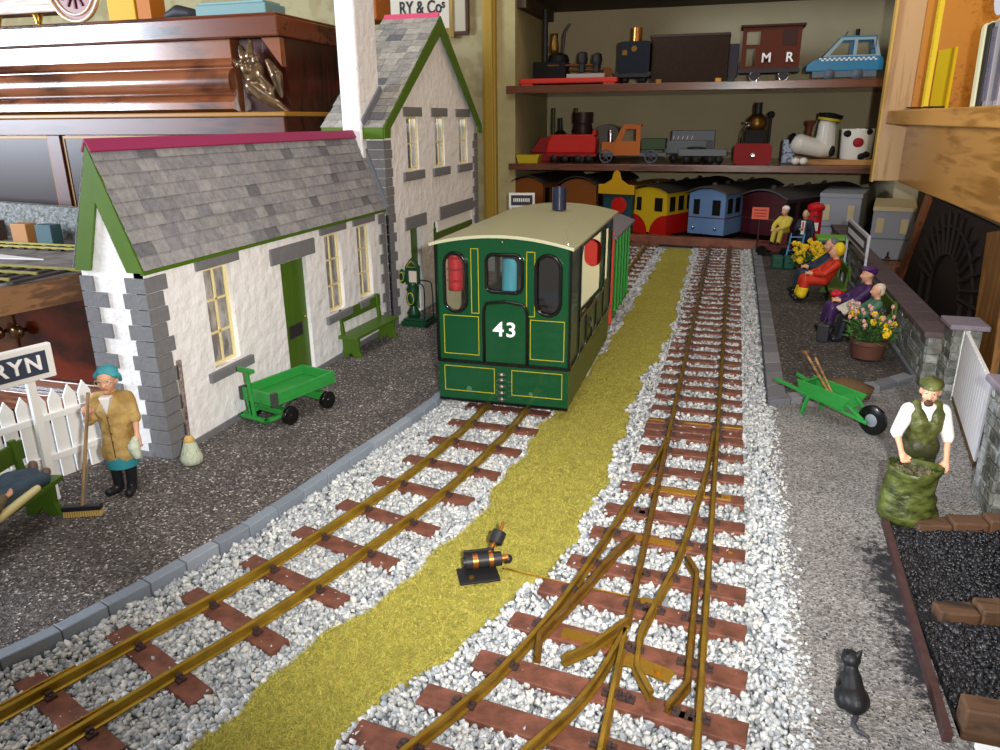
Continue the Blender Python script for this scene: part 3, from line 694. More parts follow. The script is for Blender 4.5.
d = MB().box(XT-.18,XT-.13,tdoor[0],tdoor[1],ZG,tdoor[3]).build('door', dgreen, hs)
# boarded opening: white panel over a green frame with a lattice shutter
MB().box(XT-.12,XT-.05,19.75,22.6,2.05,2.36).build('white_panel', M('white_gloss','#f2f2f0',.5), hs)
f = MB().box(XT-.1,XT-.0,19.3,19.5,.85,2.2).box(XT-.1,XT-.0,19.5,22.6,1.9,2.05).box(XT-.1,XT-.0,19.5,22.6,.85,1.02).build('opening_frame', dgreen, hs)
lt_ = MB().box(XT-.16,XT-.12,19.5,22.6,1.0,1.9)
for k in range(12): lt_.box(XT-.12,XT-.08,19.5,22.6,1.02+k*.075,1.05+k*.075)
lt_.build('shutter', M('tan_lattice','#8c6e50',.7), hs)
# chimney breast rising through the front slope
ch = MB(); ch.prism([(-8.86,4.3),(-8.12,4.3),(-8.1,5.7),(-7.98,5.75),(-8.02,8.1),(-8.86,8.1),(-8.84,6)], YA-.22, YA+.75, 'y')
ch = MB(); ch.box(-8.62,-8.14,YA-.24,YA+.8,4.0,9.2)
ch.build('chimney', plaster, hs, bevel=.04)
MB().bar((-8.11,YA-.2,4.98),(-8.11,YA+.82,5.72),.05,.14).build('flashing', M('lead','#6c7078',.6), hs)
# sloping lead flashing where the cottage roof meets the house
MB().bar((X0+.1,YA-.06,ZE+.02),(XRD,YA-.06,ZR+.04),.08,.14).bar((XB-.1,YA-.06,ZE+.02),(XRD,YA-.06,ZR+.04),.08,.14).build('roof_flashing', M('lead'), hs)

# ================================================================== TRAM ENGINE
eng = thing('steam_tram_engine', 'green steam tram engine numbered 43 with a cream roof and black rimmed windows', 'locomotive', (-3.60,12.0,0), math.radians(.6))
gl = M('loco_green', '#0d4526', .22, coat=.5); glside = M('loco_green'); blackg = M('black_gloss', '#0c0d0d', .25, coat=.4)
yel = M('yellow_lining', '#b3a326', .4); whitep = M('white_figures', '#ffffff', .5)
HW = 1.185; LB = 4.75; ZS = .21; ZW = .93; ZC = 3.03
def arc(w, z0, rise, n=14, flip=False):
    return [(-w+2*w*i/n, z0+rise*(1-((-w+2*w*i/n)/w)**2)) for i in range(n+1)]
front_out = [(-HW,ZW),(HW,ZW)]+[(x,z) for x, z in reversed(arc(HW,ZC,.14))]
def oval(x0,x1,z0,z1,n=10):
    r = (x1-x0)/2; cx_ = (x0+x1)/2
    return [(cx_+r*math.cos(a), z1-r+r*math.sin(a)) for a in [PI*i/n for i in range(n+1)]]+[(cx_+r*math.cos(a), z0+r+r*math.sin(a)) for a in [PI+PI*i/n for i in range(n+1)]]
wl = oval(-1.03,-.63,1.84,2.86); wr = oval(.60,1.02,1.86,2.88); wc = rrect(-.27,.36,2.22,2.86,.12)
plate('front_panel', front_out, [wl, wr, wc], .04, gl, eng, 'y', 0)
plate('rear_panel', front_out, [rrect(-.3,.3,2.0,2.7,.1), oval(.68,1.06,1.95,2.55)], .04, M('loco_cream','#d9cfa4',.5), eng, 'y', LB-.6)
MB().prism([(-HW,ZS),(HW,ZS),(HW,ZW),(-HW,ZW)], -.01, .03, 'y').build('buffer_plate', gl, eng)
# sides with wide openings over a waist panel
for s in (-1, 1):
    xs = s*HW if s > 0 else s*HW+.04
    plate('side_panel', rect(0,LB,ZW,ZC), [[(.95 if s > 0 else 2.0,1.75),(1.25 if s > 0 else 2.2,1.62),(3.55,1.62),(3.55,2.86),(1.2 if s > 0 else 2.2,2.86),(.95 if s > 0 else 2.0,2.6)],[(3.85,1.7),(4.4,1.7),(4.4,2.8),(3.85,2.8)]], .04, M('loco_side','#1c3d25',.3,coat=.3), eng, 'x', xs)
    plate('side_skirt', [(0,ZS),(LB-.1,ZS),(LB-.1,ZS+.12),(LB,ZS+.3),(LB,ZW),(0,ZW)], [], .04, M('loco_side'), eng, 'x', xs)
    st = MB(); x = s*(HW+.005)
    for y in (.02,.88,3.7,4.7): st.box(x-.02,x+.02,y-.03,y+.03,ZW,ZC)
    st.box(x-.02,x+.03,0,LB,ZW-.03,ZW+.03).box(x-.02,x+.03,.85,3.6,1.56,1.62).box(x-.02,x+.02,1.6,1.64,ZW,1.6).box(x-.02,x+.02,2.75,2.79,ZW,1.6)
    st.build('side_beading', blackg, eng)
MB().lathe([(.02,0),(.1,.0),(.1,.03),(.05,.05),(.03,.05)], (HW+.02,1.95,1.28), 16, Matrix.Rotation(PI/2,4,'Y')).bar((HW+.05,1.95,1.25),(HW+.06,2.05,.98),.03,.03).build('door_handle', M('chrome','#cfcfcf',.15,metal=1), eng, auto=True)
# roof
rf = MB(); n = 16; prof = [(x, z) for x, z in arc(HW+.07, ZC+.0, .17, n)]
poly = prof + [(x, z-.05) for x, z in reversed(prof)]
rf.prism(poly, -.12, LB+.45, 'y'); rf.build('roof', M('roof_cream','#a5a280',.38), eng, auto=True, bevel=.008)
MB().prism([(x,z+.006) for x,z in prof]+[(x,z-.045) for x,z in reversed(prof)], -.135, -.115, 'y').build('roof_edge', M('roof_edge','#b3b394',.4), eng)
MB().tube([(HW-.1,.15,ZC+.035),(HW-.35,1.2,ZC+.085),(HW-.42,2.6,ZC+.10),(HW-.3,4.2,ZC+.07)], .018).build('roof_rib', M('roof_cream'), eng)
for x in (-.95, HW-.05): MB().sph((x,-.05,ZC+.05),.025).build('rivet', M('chrome'), eng)
MB().lathe([(.15,0),(.15,.46),(.13,.46),(.13,.1)], (.22,3.6,3.22), 24).build('chimney', M('blue_black','#20263c',.3,coat=.4), eng, auto=True)
# window rims, glass, doors
rim = MB()
def ring(mb, pts, r, y=-.02):
    P_ = [(x,y,z) for x,z in pts]; mb.tube(P_+[P_[0],P_[1]], r, 8)
for nm, o_ in (('window_rim', wl), ('window_rim', wr), ('window_rim', wc)):
    m_ = MB(); ring(m_, o_, .033); w_o = m_.build(nm, blackg, eng, smooth=True)
    MB().prism(o_, .012, .018, 'y').build('window_glass', thin_glass('loco_glass', gloss=.08) if o_ is not wr else thin_glass('dark_glass', '#5a5458', .22), w_o)
dl = [(-.33,.95),(-.33,1.82)]+[(-.33+.09*(1-math.cos(a)), 1.82+.2*math.sin(a)) for a in [PI/2*i/5 for i in range(1,6)]]+[(.06,2.06)]+[(.36+.09*math.cos(a)-.0, 1.82+.2*math.sin(a)) for a in [PI/2-PI/2*i/5 for i in range(0,6)]]+[(.45,.95)]
m_ = MB(); m_.tube([(x,-.015,z) for x,z in dl], .03, 8); m_.build('door_beading', blackg, eng, smooth=True)
MB().box(-HW,HW,-.03,.01,ZW-.03,ZW+.03).box(-HW,HW,-.03,.03,ZS-.03,ZS+.01).build('waist_beading', blackg, eng)
ln = MB()
def frame2(mb, x0, x1, z0, z1, y=-.014, t=.011):
    mb.box(x0,x1,y-.006,y+.012,z0,z0+t).box(x0,x1,y-.006,y+.012,z1-t,z1).box(x0,x0+t,y-.006,y+.012,z0+t,z1-t).box(x1-t,x1,y-.006,y+.012,z0+t,z1-t)
for a in ((-1.07,-.42,1.06,1.77),(.50,1.1,1.06,1.77),(-.55,-.41,1.82,2.95),(.43,.58,1.82,2.93)): frame2(ln, *a, y=-.005)
frame2(ln, -1.08,-.14,.37,.84,-.015); frame2(ln, .17,1.08,.37,.84,-.015)
ln.build('yellow_lining', yel, eng)
text('number', '43', .36, whitep, eng, facing(.055,-.03,1.56), .012, .004, 1.12, spacing=1.12)
cpl = MB()
for z in (.30,.42,.54,.66,.76):
    cpl.sph((0,-.08,z),(.055,.04,.045),8,6); cpl.box(-.07,.07,-.06,-.02,z-.02,z+.02)
for x in (-.1,.12,.16):
    for z in (.35,.45,.55,.62): cpl.cyl((x,-.012,z),(x,-.03,z),.012,n=6)
cpl.build('coupling', M('steel_dull','#6f736d',.4,metal=.7), eng)
MB().cyl((-.62,-.01,.42),(-.62,-.02,.42),.05,n=12).cyl((.52,-.01,.42),(.52,-.02,.42),.04,n=12).build('plug', M('plug','#3f6a4c',.4), eng)
MB().sph((.02,-.03,3.08),.03).build('lamp_iron', M('steel_dull'), eng)
# inside: boiler, floor, red tank
inn = MB().box(-HW+.05,HW-.05,.05,LB-.65,.9,.95); inn.cyl((.05,.5,1.45),(.05,2.6,1.45),.42,n=20); inn.box(-.3,.4,2.6,3.2,.95,1.95); inn.build('boiler', M('boiler_black','#1e1f20',.4), eng, auto=True)
MB().box(-HW+.045,-HW+.07,.06,2.0,.95,2.95).build('cab_lining', M('loco_cream'), eng)
inr = MB().cyl((-.95,.35,2.15),(-.95,.35,2.85),.13,n=16)
for z in (2.3,2.5,2.7): inr.lathe([(.13,0),(.16,.02),(.13,.04)], (-.95,.35,z), 16)
inr.build('red_cylinder', M('red_paint','#b31f24',.35), eng, auto=True)
MB().cyl((.18,.6,1.9),(.18,.6,2.25),.035,n=10).lathe([(.02,0),(.06,.03),(.05,.1),(.02,.14)], (.18,.6,2.25), 12).build('whistle', brassb, eng, auto=True)
MB().cap((-.15,1.1,1.9),(-.12,1.15,2.6),.17,.2).sph((-.12,1.15,2.95),(.13,.14,.16)).build('driver', M('driver_blue','#49a3b4',.6), eng, vox=.03)
wh = MB()
for y in (1.2,3.4):
    for s in (-1,1): wh.cyl((s*.36,y,.36),(s*.44,y,.36),.26,n=20); wh.cyl((s*.33,y,.36),(s*.36,y,.36),.285,n=20)
    wh.cyl((-.36,y,.36),(.36,y,.36),.05)
wh.build('wheels', M('black_iron'), eng, auto=True)

# coach coupled behind the engine
cc = thing('railway_carriage', 'green carriage with red end and grey roof coupled behind the tram engine', 'carriage', (-3.62,17.65,0))
MB().box(-1.05,1.05,0,3.0,.35,2.35).build('body', M('apple_green','#2f8a38',.4), cc)
MB().box(-1.1,1.1,-.1,0,.3,2.5).build('end_wall', M('signal_red','#d23a2c',.4), cc)
r_ = MB(); pf = arc(1.18,2.36,.26); r_.prism([(x,z+.05) for x,z in pf]+[(x,z) for x,z in reversed(pf)], -.25, 3.1, 'y'); r_.build('roof', M('grey_roof','#6f6b72',.6), cc, auto=True)
sl = MB()
for k in range(6): sl.box(1.05,1.09,.1+k*.55,.16+k*.55,.4,2.3)
for z in (.4,2.25): sl.box(1.05,1.08,0,3.0,z,z+.05)
sl.build('side_framing', M('apple_green'), cc)
MB().box(-.9,.9,.2,2.8,.12,.35).build('underframe', M('black_iron'), cc)
w2 = MB()
for y in (.7,2.4):
    for s in (-1,1): w2.cyl((s*.36,y,.33),(s*.44,y,.33),.22,n=18)
w2.build('wheels', M('black_iron'), cc, auto=True)

# ================================================================== FIGURES
skin = M('painted_skin', '#d9a384', .5, var=.08, vscale=6)
def V3(*a): return Vector(a)
def hand(mb, w, d, side, grip=.5, s=1.):
    """palm, four unequal bent fingers and a thumb, from wrist w along direction d; side +1 / -1 puts the thumb"""
    d = Vector(d).normalized(); t = Vector((0,0,1)) if abs(d.z) < .8 else Vector((0,-1,0))
    x = d.cross(t).normalized()*side; n = x.cross(d).normalized()
    pal = w+d*.06*s
    mb.cap(w, w+d*.04*s, .034*s, .04*s, 8)
    for k in (-1,0,1): mb.cap(w+d*.03*s+x*k*.018*s, w+d*.10*s+x*k*.028*s, .022*s, .02*s, 8)
    for k, L in enumerate((.055,.068,.064,.046)):
        b = w+d*.11*s+x*(k-1.5)*.024*s; m_ = b+(d*math.cos(grip)+n*math.sin(grip)*1)*L*.55*s; e = m_+(d*math.cos(grip*2.2)+n*math.sin(grip*2.2))*L*.6*s
        mb.cap(b, m_, .0125*s, .011*s, 7); mb.cap(m_, e, .011*s, .0095*s, 7)
    b = w+d*.035*s-x*.035*s; m_ = b+(d*.6-x*.7+n*.35)*.045*s; mb.cap(b, m_, .015*s, .012*s, 7); mb.cap(m_, m_+(d*.9+n*.4)*.035*s, .012*s, .010*s, 7)
def head_mb(mb, c, s=1., yaw=0., tilt=0.):
    R = Matrix.Rotation(yaw,4,'Z') @ Matrix.Rotation(tilt,4,'X')
    def p(x,y,z): return Vector(c)+R@Vector((x,y,z))*s
    R3 = R
    mb.sph(p(0,.0,.035),(.098*s,.118*s,.112*s),16,12,R3); mb.sph(p(0,-.03,-.055),(.078*s,.085*s,.078*s),14,10,R3)
    mb.sph(p(0,-.085,-.11),(.034*s,.03*s,.026*s),10,8,R3)
    mb.cap(p(0,-.108,.02),p(0,-.142,-.028),.014*s,.024*s,8); mb.sph(p(-.022,-.118,-.03),.014*s,8,6); mb.sph(p(.022,-.118,-.03),.014*s,8,6)
    for k in (-1,1):
        mb.sph(p(k*.102,.005,-.005),(.016*s,.03*s,.04*s),8,8,R3); mb.sph(p(k*.052,-.085,-.035),(.034*s,.026*s,.03*s),8,8,R3); mb.cap(p(k*.02,-.112,.045),p(k*.062,-.098,.045),.012*s,.011*s,6)
    mb.cap(p(-.03,-.112,-.068),p(.03,-.112,-.068),.010*s,.010*s,8); mb.cap(p(-.025,-.108,-.083),p(.025,-.108,-.083),.011*s,.011*s,8)
    return p
def person(name, label, loc, rz, J, head=(0,0,1.62), hs=1., hyaw=0., htilt=0., vox=.02, wide=1., grip=.5, cat='figurine', group=None, fat=1.):
    """one continuous body; J holds joints (R = figure's right). Clothes are added by the caller."""
    root = thing(name, label, cat, loc, rz, group); mb = MB(); g = {k: Vector(v) for k, v in J.items()}
    p = head_mb(mb, head, hs, hyaw, htilt)
    mb.cap(g['neck'], Vector(head)-Vector((0,-.01,.06))*hs, .062*hs, .058*hs)
    mb.chain([g['neck']-V3(0,0,.06), g['chest'], g['pel']], [.10*fat, .15*fat, .145*fat])
    for s in 'RL':
        mb.cap(g['sh'+s], g['neck']-V3(0,0,.05), .07, .08)
        mb.cap(g['sh'+s], g['el'+s], .066, .048); mb.cap(g['el'+s], g['wr'+s], .048, .034)
        mb.cap(g['hip'+s], g['kn'+s], .10, .07); mb.cap(g['kn'+s], g['an'+s], .066, .046)
        mb.cap(g['an'+s]-V3(0,0,.02), g['toe'+s], .045, .04)
        d = (g['wr'+s]-g['el'+s]); d = g.get('hd'+s, d); hand(mb, g['wr'+s], d, 1 if s == 'R' else -1, grip, hs*1.1)
    b = mb.build('body', skin, root, vox=vox, sm=2)
    e = MB()
    for k in (-1,1): e.sph(p(k*.042,-.103,.018), .0125*hs, 8, 6)
    e.build('eyes', M('eye_white','#f0ece6',.3), root, smooth=True)
    e = MB()
    for k in (-1,1): e.sph(p(k*.042,-.1115,.017), .0092*hs, 8, 6)
    e.build('pupils', M('pupil','#2a1c16',.3), root, smooth=True)
    e = MB(); e.cap(p(-.028,-.120,-.073), p(.028,-.120,-.073), .009*hs, .009*hs, 8); e.build('lips', M('lips','#b4544a',.5), root, smooth=True)
    return root, g, p
def up(v, dz): return v+V3(0,0,dz)
def sleeve(mb, g, frac, pad=.022, puff=0.):
    for s in 'RL':
        mb.cap(g['sh'+s], g['el'+s], .066+pad+puff, .05+pad)
        if frac > 0: e = g['el'+s].lerp(g['wr'+s], frac); mb.cap(g['el'+s], e, .05+pad, .04+pad)
        mb.cap(g['sh'+s], g['neck']-V3(0,0,.06), .07+pad, .075+pad)
def torso(mb, g, pad=.022, fat=1., low=0.):
    mb.chain([g['neck']-V3(0,0,.09), g['chest'], g['pel']-V3(0,0,low)], [.10*fat+pad, .15*fat+pad, .148*fat+pad])
def legs(mb, g, pad=.02, to=1.):
    for s in 'RL':
        mb.cap(g['hip'+s], g['kn'+s], .10+pad, .072+pad); mb.cap(g['kn'+s], g['kn'+s].lerp(g['an'+s], to), .07+pad, .055+pad)
    mb.cap(g['hipR'], g['hipL'], .11+pad, .11+pad)
def boots(mb, g, pad=.014, h=0.):
    for s in 'RL':
        d = g['toe'+s]-g['an'+s]; mb.cap(g['an'+s]-V3(0,0,.035), g['toe'+s], .052+pad, .048+pad)
        if h: mb.cap(g['an'+s], g['an'+s].lerp(g['kn'+s], h), .05+pad, .06+pad)

# --- woman with the broom
J = dict(neck=(0,0,1.46), chest=(0,-.01,1.22), pel=(0,0,.92), shR=(-.19,0,1.38), shL=(.19,0,1.38), elR=(-.31,-.06,1.10), wrR=(-.24,-.24,1.24), hdR=(.2,-.4,.35),
         elL=(.27,-.03,1.10), wrL=(.28,-.10,.88), hdL=(-.02,-.1,-1), hipR=(-.1,0,.86), hipL=(.1,0,.86), knR=(-.12,0,.48), knL=(.1,-.02,.48), anR=(-.12,.02,.09), anL=(.06,0,.09), toeR=(-.22,-.10,.05), toeL=(.07,-.16,.05))
root, g, p = person('woman_figurine', 'figurine of an old woman in tan overcoat, teal headscarf and black boots holding a broom', (-7.68,7.45,.145), math.radians(22), J, (0,-.03,1.655), 1.2, .05, .03, vox=.017, fat=1.05, grip=.9)
coat = MB(); torso(coat, g, .04, 1.1); sleeve(coat, g, .0, .03, .01)
for s in 'RL': coat.cap(g['sh'+s], g['el'+s], .095, .075)
coat.chain([g['pel'], V3(0,-.01,.78), V3(.0,-.01,.60)], [.20,.215,.215]); coat.cap(V3(-.08,-.02,.64), V3(.08,-.02,.64), .17,.17); coat.cap(V3(-.07,-.06,1.22),V3(.07,-.06,1.22),.13,.13)
coat.build('overcoat', M('tan_coat','#bf9f63',.6,col2='#93753c',vscale=5,bump=.5,bscale=9), root, vox=.022, sm=5, disp=(.025,.09))
bl = MB(); bl.prism([(-.075,1.47),(.075,1.47),(.045,1.36),(0,1.235),(-.04,1.36)], -.235, -.10, 'y'); bl.build('blouse', M('white_cloth','#e8e4e2',.7), root, vox=.012, sm=3)
bt = MB()
for z in (1.2,1.08,.96,.84): bt.sph((.015,-.24 if z>1 else -.225,z),.012,8,6)
bt.cap((0,-.235,1.22),(.01,-.225,.62),.006); bt.build('button', M('coat_brown','#5f4722',.6), root, smooth=True)
sk = MB(); sk.lathe([(.20,.42),(.205,.50),(.2,.62)], (0,-.01,0), 24); sk.build('skirt', M('teal','#2f8593',.6), root, auto=True)
bo = MB(); boots(bo, g, .012, .9)
for s in 'RL': bo.cap(g['an'+s], g['kn'+s], .068, .085)
bo.build('boots', M('black_boot','#1d1d22',.4), root, vox=.02, sm=3)
R = Matrix.Rotation(.05,4,'Z')
sc_ = MB(); sc_.sph((0,.0,1.745),(.14,.155,.105),16,10); sc_.cap((-.12,-.075,1.73),(.12,-.075,1.73),.036); sc_.cap((-.135,-.02,1.71),(-.13,.06,1.62),.045,.03); sc_.cap((.135,-.02,1.71),(.13,.06,1.62),.045,.03); sc_.cap((-.02,-.12,1.76),(-.05,-.13,1.80),.03,.02)
sc_.build('headscarf', M('teal_scarf','#3f98a3',.6,var=.2,vscale=9), root, vox=.018, sm=3)
gs = MB()
for k in (-1,1):
    c_ = p(k*.05,-.135,.012); gs.tube([c_+V3(math.cos(a)*.044,-.004,math.sin(a)*.038) for a in [2*PI*i/14 for i in range(15)]], .005, 6); gs.cyl(c_+V3(k*.044,0,.01), p(k*.105,-.02,.02), .005, n=6)
gs.build('glasses', M('pale_wire','#d8c9b8',.3,metal=.6), root, smooth=True)
# cloth in her hand
M4 = Matrix.Rotation(math.radians(22),4,'Z')
def at_w(x, y, z, base=(-7.68,7.45,.145), a=math.radians(22)): return Vector(base)+Matrix.Rotation(a,3,'Z')@Vector((x,y,z))
c_ = at_w(.27,-.16,.72)
o = MB().chain([V3(0,0,.12),V3(-.02,-.02,.02),V3(.01,-.02,-.10)],[.05,.085,.06]).build('duster', M('pale_duster','#c9d2bd',.7,var=.1,vscale=9,bump=.5), vox=.018, sm=3, loc=c_); tag(o, 'pale crumpled duster hanging from the left hand of the old woman figurine', 'cloth')
# broom she holds
h0 = at_w(-.17,-.38,1.31); b0 = Vector((-7.74,6.72,.20))
br = thing('yard_broom', 'long handled yard broom with black stock held by the woman in the tan coat', 'broom', b0)
top = (h0-b0)*1.22; br_h = MB().cyl((0,0,.06), top, .026, .022, 10); br_h.build('handle', wood('broom_wood','#6e5236','#9a7b56',.5,axis=2), br, auto=True)
MB().cyl((0,0,.06), top*.45+V3(.06,0,0), .016).build('brace', M('metal_wire','#8d8780',.4,metal=.6), br)
M4 = Matrix.Rotation(math.radians(24),4,'Z')
MB().box(-.24,.24,-.05,.05,.035,.10,M4).build('stock', M('black_boot'), br, bevel=.01)
bb = MB()
for i in range(16):
    for j in range(3): bb.cyl(M4@V3(-.22+i*.0293,-.035+j*.035,.04), M4@V3(-.225+i*.03,-.04+j*.04,-.045), .013,.015,5)
bb.build('bristles', M('straw','#b79b58',.8), br)

# besom against the cottage corner
bs = thing('besom', 'pale mop headed broom leaning upright against the corner of the white cottage', 'broom', (-7.42,8.46,.15))
MB().cyl((0,0,.3), (.03,.02,1.62), .026,.024,10).build('handle', M('mottled_handle','#8d7c74',.5,col2='#4b3b36',vscale=18), bs, auto=True)
hd = MB().lathe([(.05,.42),(.08,.36),(.12,.22),(.165,.10),(.155,.02),(.10,0)], n=20); hd.build('head', M('mop_white','#bcc5ae',.75,bump=.8,bscale=14,stretch=(3,3,.4)), bs, smooth=True)
MB().lathe([(.07,.34),(.088,.36),(.06,.42),(.035,.45)], n=16).build('binding', M('tan_binding','#c0a05c',.6), bs, smooth=True)

# green four wheeled hand cart
ct = thing('hand_cart', 'bright green four wheeled hand cart with black wheels parked before the cottage door', 'cart', (-7.11,10.72,.145), 0)
cg = M('cart_green', '#2f8a3d', .38, var=.08)
dy = V3(.34,1.28,0).normalized(); ang = -math.atan2(.34,1.28); CM = Matrix.Rotation(ang,4,'Z')
c1 = MB().box(-.40,.40,-.72,.72,.40,.45,CM)
for a in ((-.40,-.35,-.72,.72),(.35,.40,-.72,.72),(-.35,.35,-.72,-.67),(-.35,.35,.67,.72)): c1.box(*a,.45,.62,CM)
c1.build('tray', cg, ct, bevel=.012)
MB().box(-.12,.12,-.6,.6,.28,.40,CM).box(-.38,.38,-.50,-.36,.16,.26,CM).box(-.38,.38,.38,.52,.16,.30,CM).box(-.34,-.26,-.86,-.4,.14,.2,CM).box(.26,.34,-.86,-.4,.14,.2,CM).box(-.34,.34,-.86,-.78,.14,.2,CM).build('chassis', cg, ct, bevel=.01)
MB().box(.34,.41,-.73,-.62,.40,.63,CM).box(-.41,-.34,-.73,-.62,.40,.63,CM).build('corner_bracket', M('dark_bracket','#3a3f38',.5), ct)
hn = MB().bar(CM@V3(0,-.80,.18), CM@V3(-.0,-.86,1.02), .06,.05,(0,1,0)).bar(CM@V3(-.19,-.87,1.03), CM@V3(.19,-.87,1.03), .05,.07).bar(CM@V3(-.09,-.82,.18),CM@V3(-.09,-.84,.5),.03,.03,(0,1,0)); hn.build('pull_handle', cg, ct, bevel=.01)
for x in (-.43,.43):
    for y in (-.42,.46):
        w_ = MB(); w_.cyl(CM@V3(x-.04,y,.16),CM@V3(x+.04,y,.16),.16,n=22); w_.cyl(CM@V3(x-.055,y,.16),CM@V3(x+.055,y,.16),.05,n=10); w_.build('wheel', M('black_gloss'), ct, auto=True, bevel=.01)

# green platform benches
def bench(label, loc, rz, L=1.7, mat=dgreen, group='green platform benches'):
    t = thing('platform_bench', label, 'bench', loc, rz, group)
    MB().box(-.25,.22,-L/2,L/2,.43,.50).build('seat', mat, t, bevel=.012)
    MB().bar((-.27,-L/2,.86),(-.27,L/2,.86),.05,.26).build('backrest', mat, t, bevel=.012)
    for s in (-1,1):
        y = s*(L/2-.16); MB().prism([(-.27,0),(-.12,0),(-.03,.1),(.05,.0),(.24,.0),(.17,.18),(.18,.43),(-.22,.43),(-.22,.18)], y-.04,y+.04,'y').build('end_support', mat, t, bevel=.01)
        MB().bar((-.20,y,.45),(-.27,y,1.04),.09,.07,(1,0,0)).build('back_post', mat, t, bevel=.01)
    return t
bench('olive green platform bench standing under the cottage windows', (-7.52,14.75,.145), math.radians(-3), 1.95)
bench('olive green bench at the picket fence with a sleeping figure on it', (-8.10,5.85,.145), math.radians(11), 1.9)
# sleeper on the near bench
sl = thing('sleeping_figurine', 'figurine of a man in dark blue trousers lying asleep on the near green bench', 'figurine', (-8.08,5.85,.645), math.radians(11))
J = dict(neck=(0,-.62,.12), chest=(0,-.4,.12), pel=(0,-.08,.12), shR=(-.14,-.58,.14), shL=(.16,-.58,.14), elR=(-.2,-.3,.16), wrR=(-.06,-.12,.28), elL=(.24,-.32,.12), wrL=(.2,-.08,.2), hipR=(-.08,0,.12), hipL=(.09,0,.12), knR=(-.07,.38,.20), knL=(.10,.36,.12), anR=(-.04,.72,.12), anL=(.12,.7,.07), toeR=(-.05,.78,.22), toeL=(.13,.76,.14))
g = {k: Vector(v) for k, v in J.items()}; mb = MB(); head_mb(mb, (0,-.80,.16), 1., 0, -PI/2*.9); mb.chain([g['neck'],g['chest'],g['pel']],[.1,.14,.14]); mb.cap(g['neck'],(0,-.78,.15),.06,.06)
for s in 'RL':
    mb.cap(g['sh'+s],g['el'+s],.06,.05); mb.cap(g['el'+s],g['wr'+s],.05,.04); mb.cap(g['hip'+s],g['kn'+s],.09,.07); mb.cap(g['kn'+s],g['an'+s],.07,.05); mb.cap(g['an'+s],g['toe'+s],.045,.04); hand(mb, g['wr'+s], (0,1,0), 1, .6)
mb.build('body', skin, sl, vox=.022, sm=2)
m_ = MB(); legs(m_, g, .035, 1.0); m_.build('trousers', M('slate_blue','#3d4f60',.6,var=.2,vscale=5), sl, vox=.022, sm=3)
m_ = MB(); torso(m_, g, .03); 
for s in 'RL': m_.cap(g['sh'+s],g['el'+s],.09,.075); m_.cap(g['el'+s],g['wr'+s],.075,.06)
m_.build('coat', M('drab_coat','#6d6247',.7,var=.3), sl, vox=.022, sm=3)
m_ = MB()
for s in 'RL': m_.cap(g['an'+s]+V3(0,.03,0),g['toe'+s],.062,.058)
m_.build('shoes', M('brown_shoe','#6f5a4c',.5), sl, vox=.02, sm=2)
o = MB().cap((0,-.35,0),(0,.35,.02),.06,.05).build('rolled_newspaper', M('cream_paper','#d6cb96',.7), vox=.02, sm=2, loc=(-7.88,6.0,.68), rot=(0,0,math.radians(14))); tag(o, 'rolled cream paper lying along the front edge of the near green bench', 'paper')

# picket fence and station sign
fn = thing('picket_fence', 'white picket fence along the platform edge beside the old woman', 'fence', (0,0,0))
white = M('white_gloss')
A = Vector((-9.62,5.08,.145)); B = Vector((-8.76,8.13,.145)); d = (B-A); L = d.length; d.normalize(); nx = Vector((d.y,-d.x,0))
k = 0; s = .1
while s < L:
    c = A+d*s; Mx = Matrix((( -nx.x,d.x,0,c.x),(-nx.y,d.y,0,c.y),(0,0,1,c.z),(0,0,0,1)))
    MB().prism([(-.088,.02),(.088,.02),(.088,1.18),(0,1.34),(-.088,1.18)], -.015,.015,'x',Mx).build('picket', white, fn)
    s += .213
for z in (.36,.96):
    MB().bar(A+nx*.04+V3(0,0,z), B+nx*.04+V3(0,0,z), .05,.10).build('rail', white, fn, bevel=.01)
sg = thing('station_sign', 'white framed station sign with dark panel whose lettering ends in RYN', 'sign', (-8.48,6.97,.145))
R3 = Matrix(((-nx.x,d.x,0),(-nx.y,d.y,0),(0,0,1))); SM = R3.to_4x4()
MB().box(-.05,.04,-.04,.06,0,1.72,SM).build('post', white, sg, bevel=.008)
MB().box(-.05,.04,-1.95,-1.85,0,1.72,SM).build('post', white, sg, bevel=.008)
MB().box(-.06,.03,-2.1,.34,1.70,2.16,SM).build('frame', white, sg, bevel=.02)
MB().box(-.075,-.055,-2.0,.24,1.78,2.08,SM).build('panel', M('navy_panel','#3b4357',.5), sg)
TM = Matrix(((d.x,0,nx.x,0),(d.y,0,nx.y,0),(0,1,0,1.93),(0,0,0,1)))
TM = TM @ Matrix.Translation((.17,0,.085)); text('lettering', 'RYN', .27, whitep, sg, TM, .01, .006, 1.0, align='RIGHT', spacing=1.2)

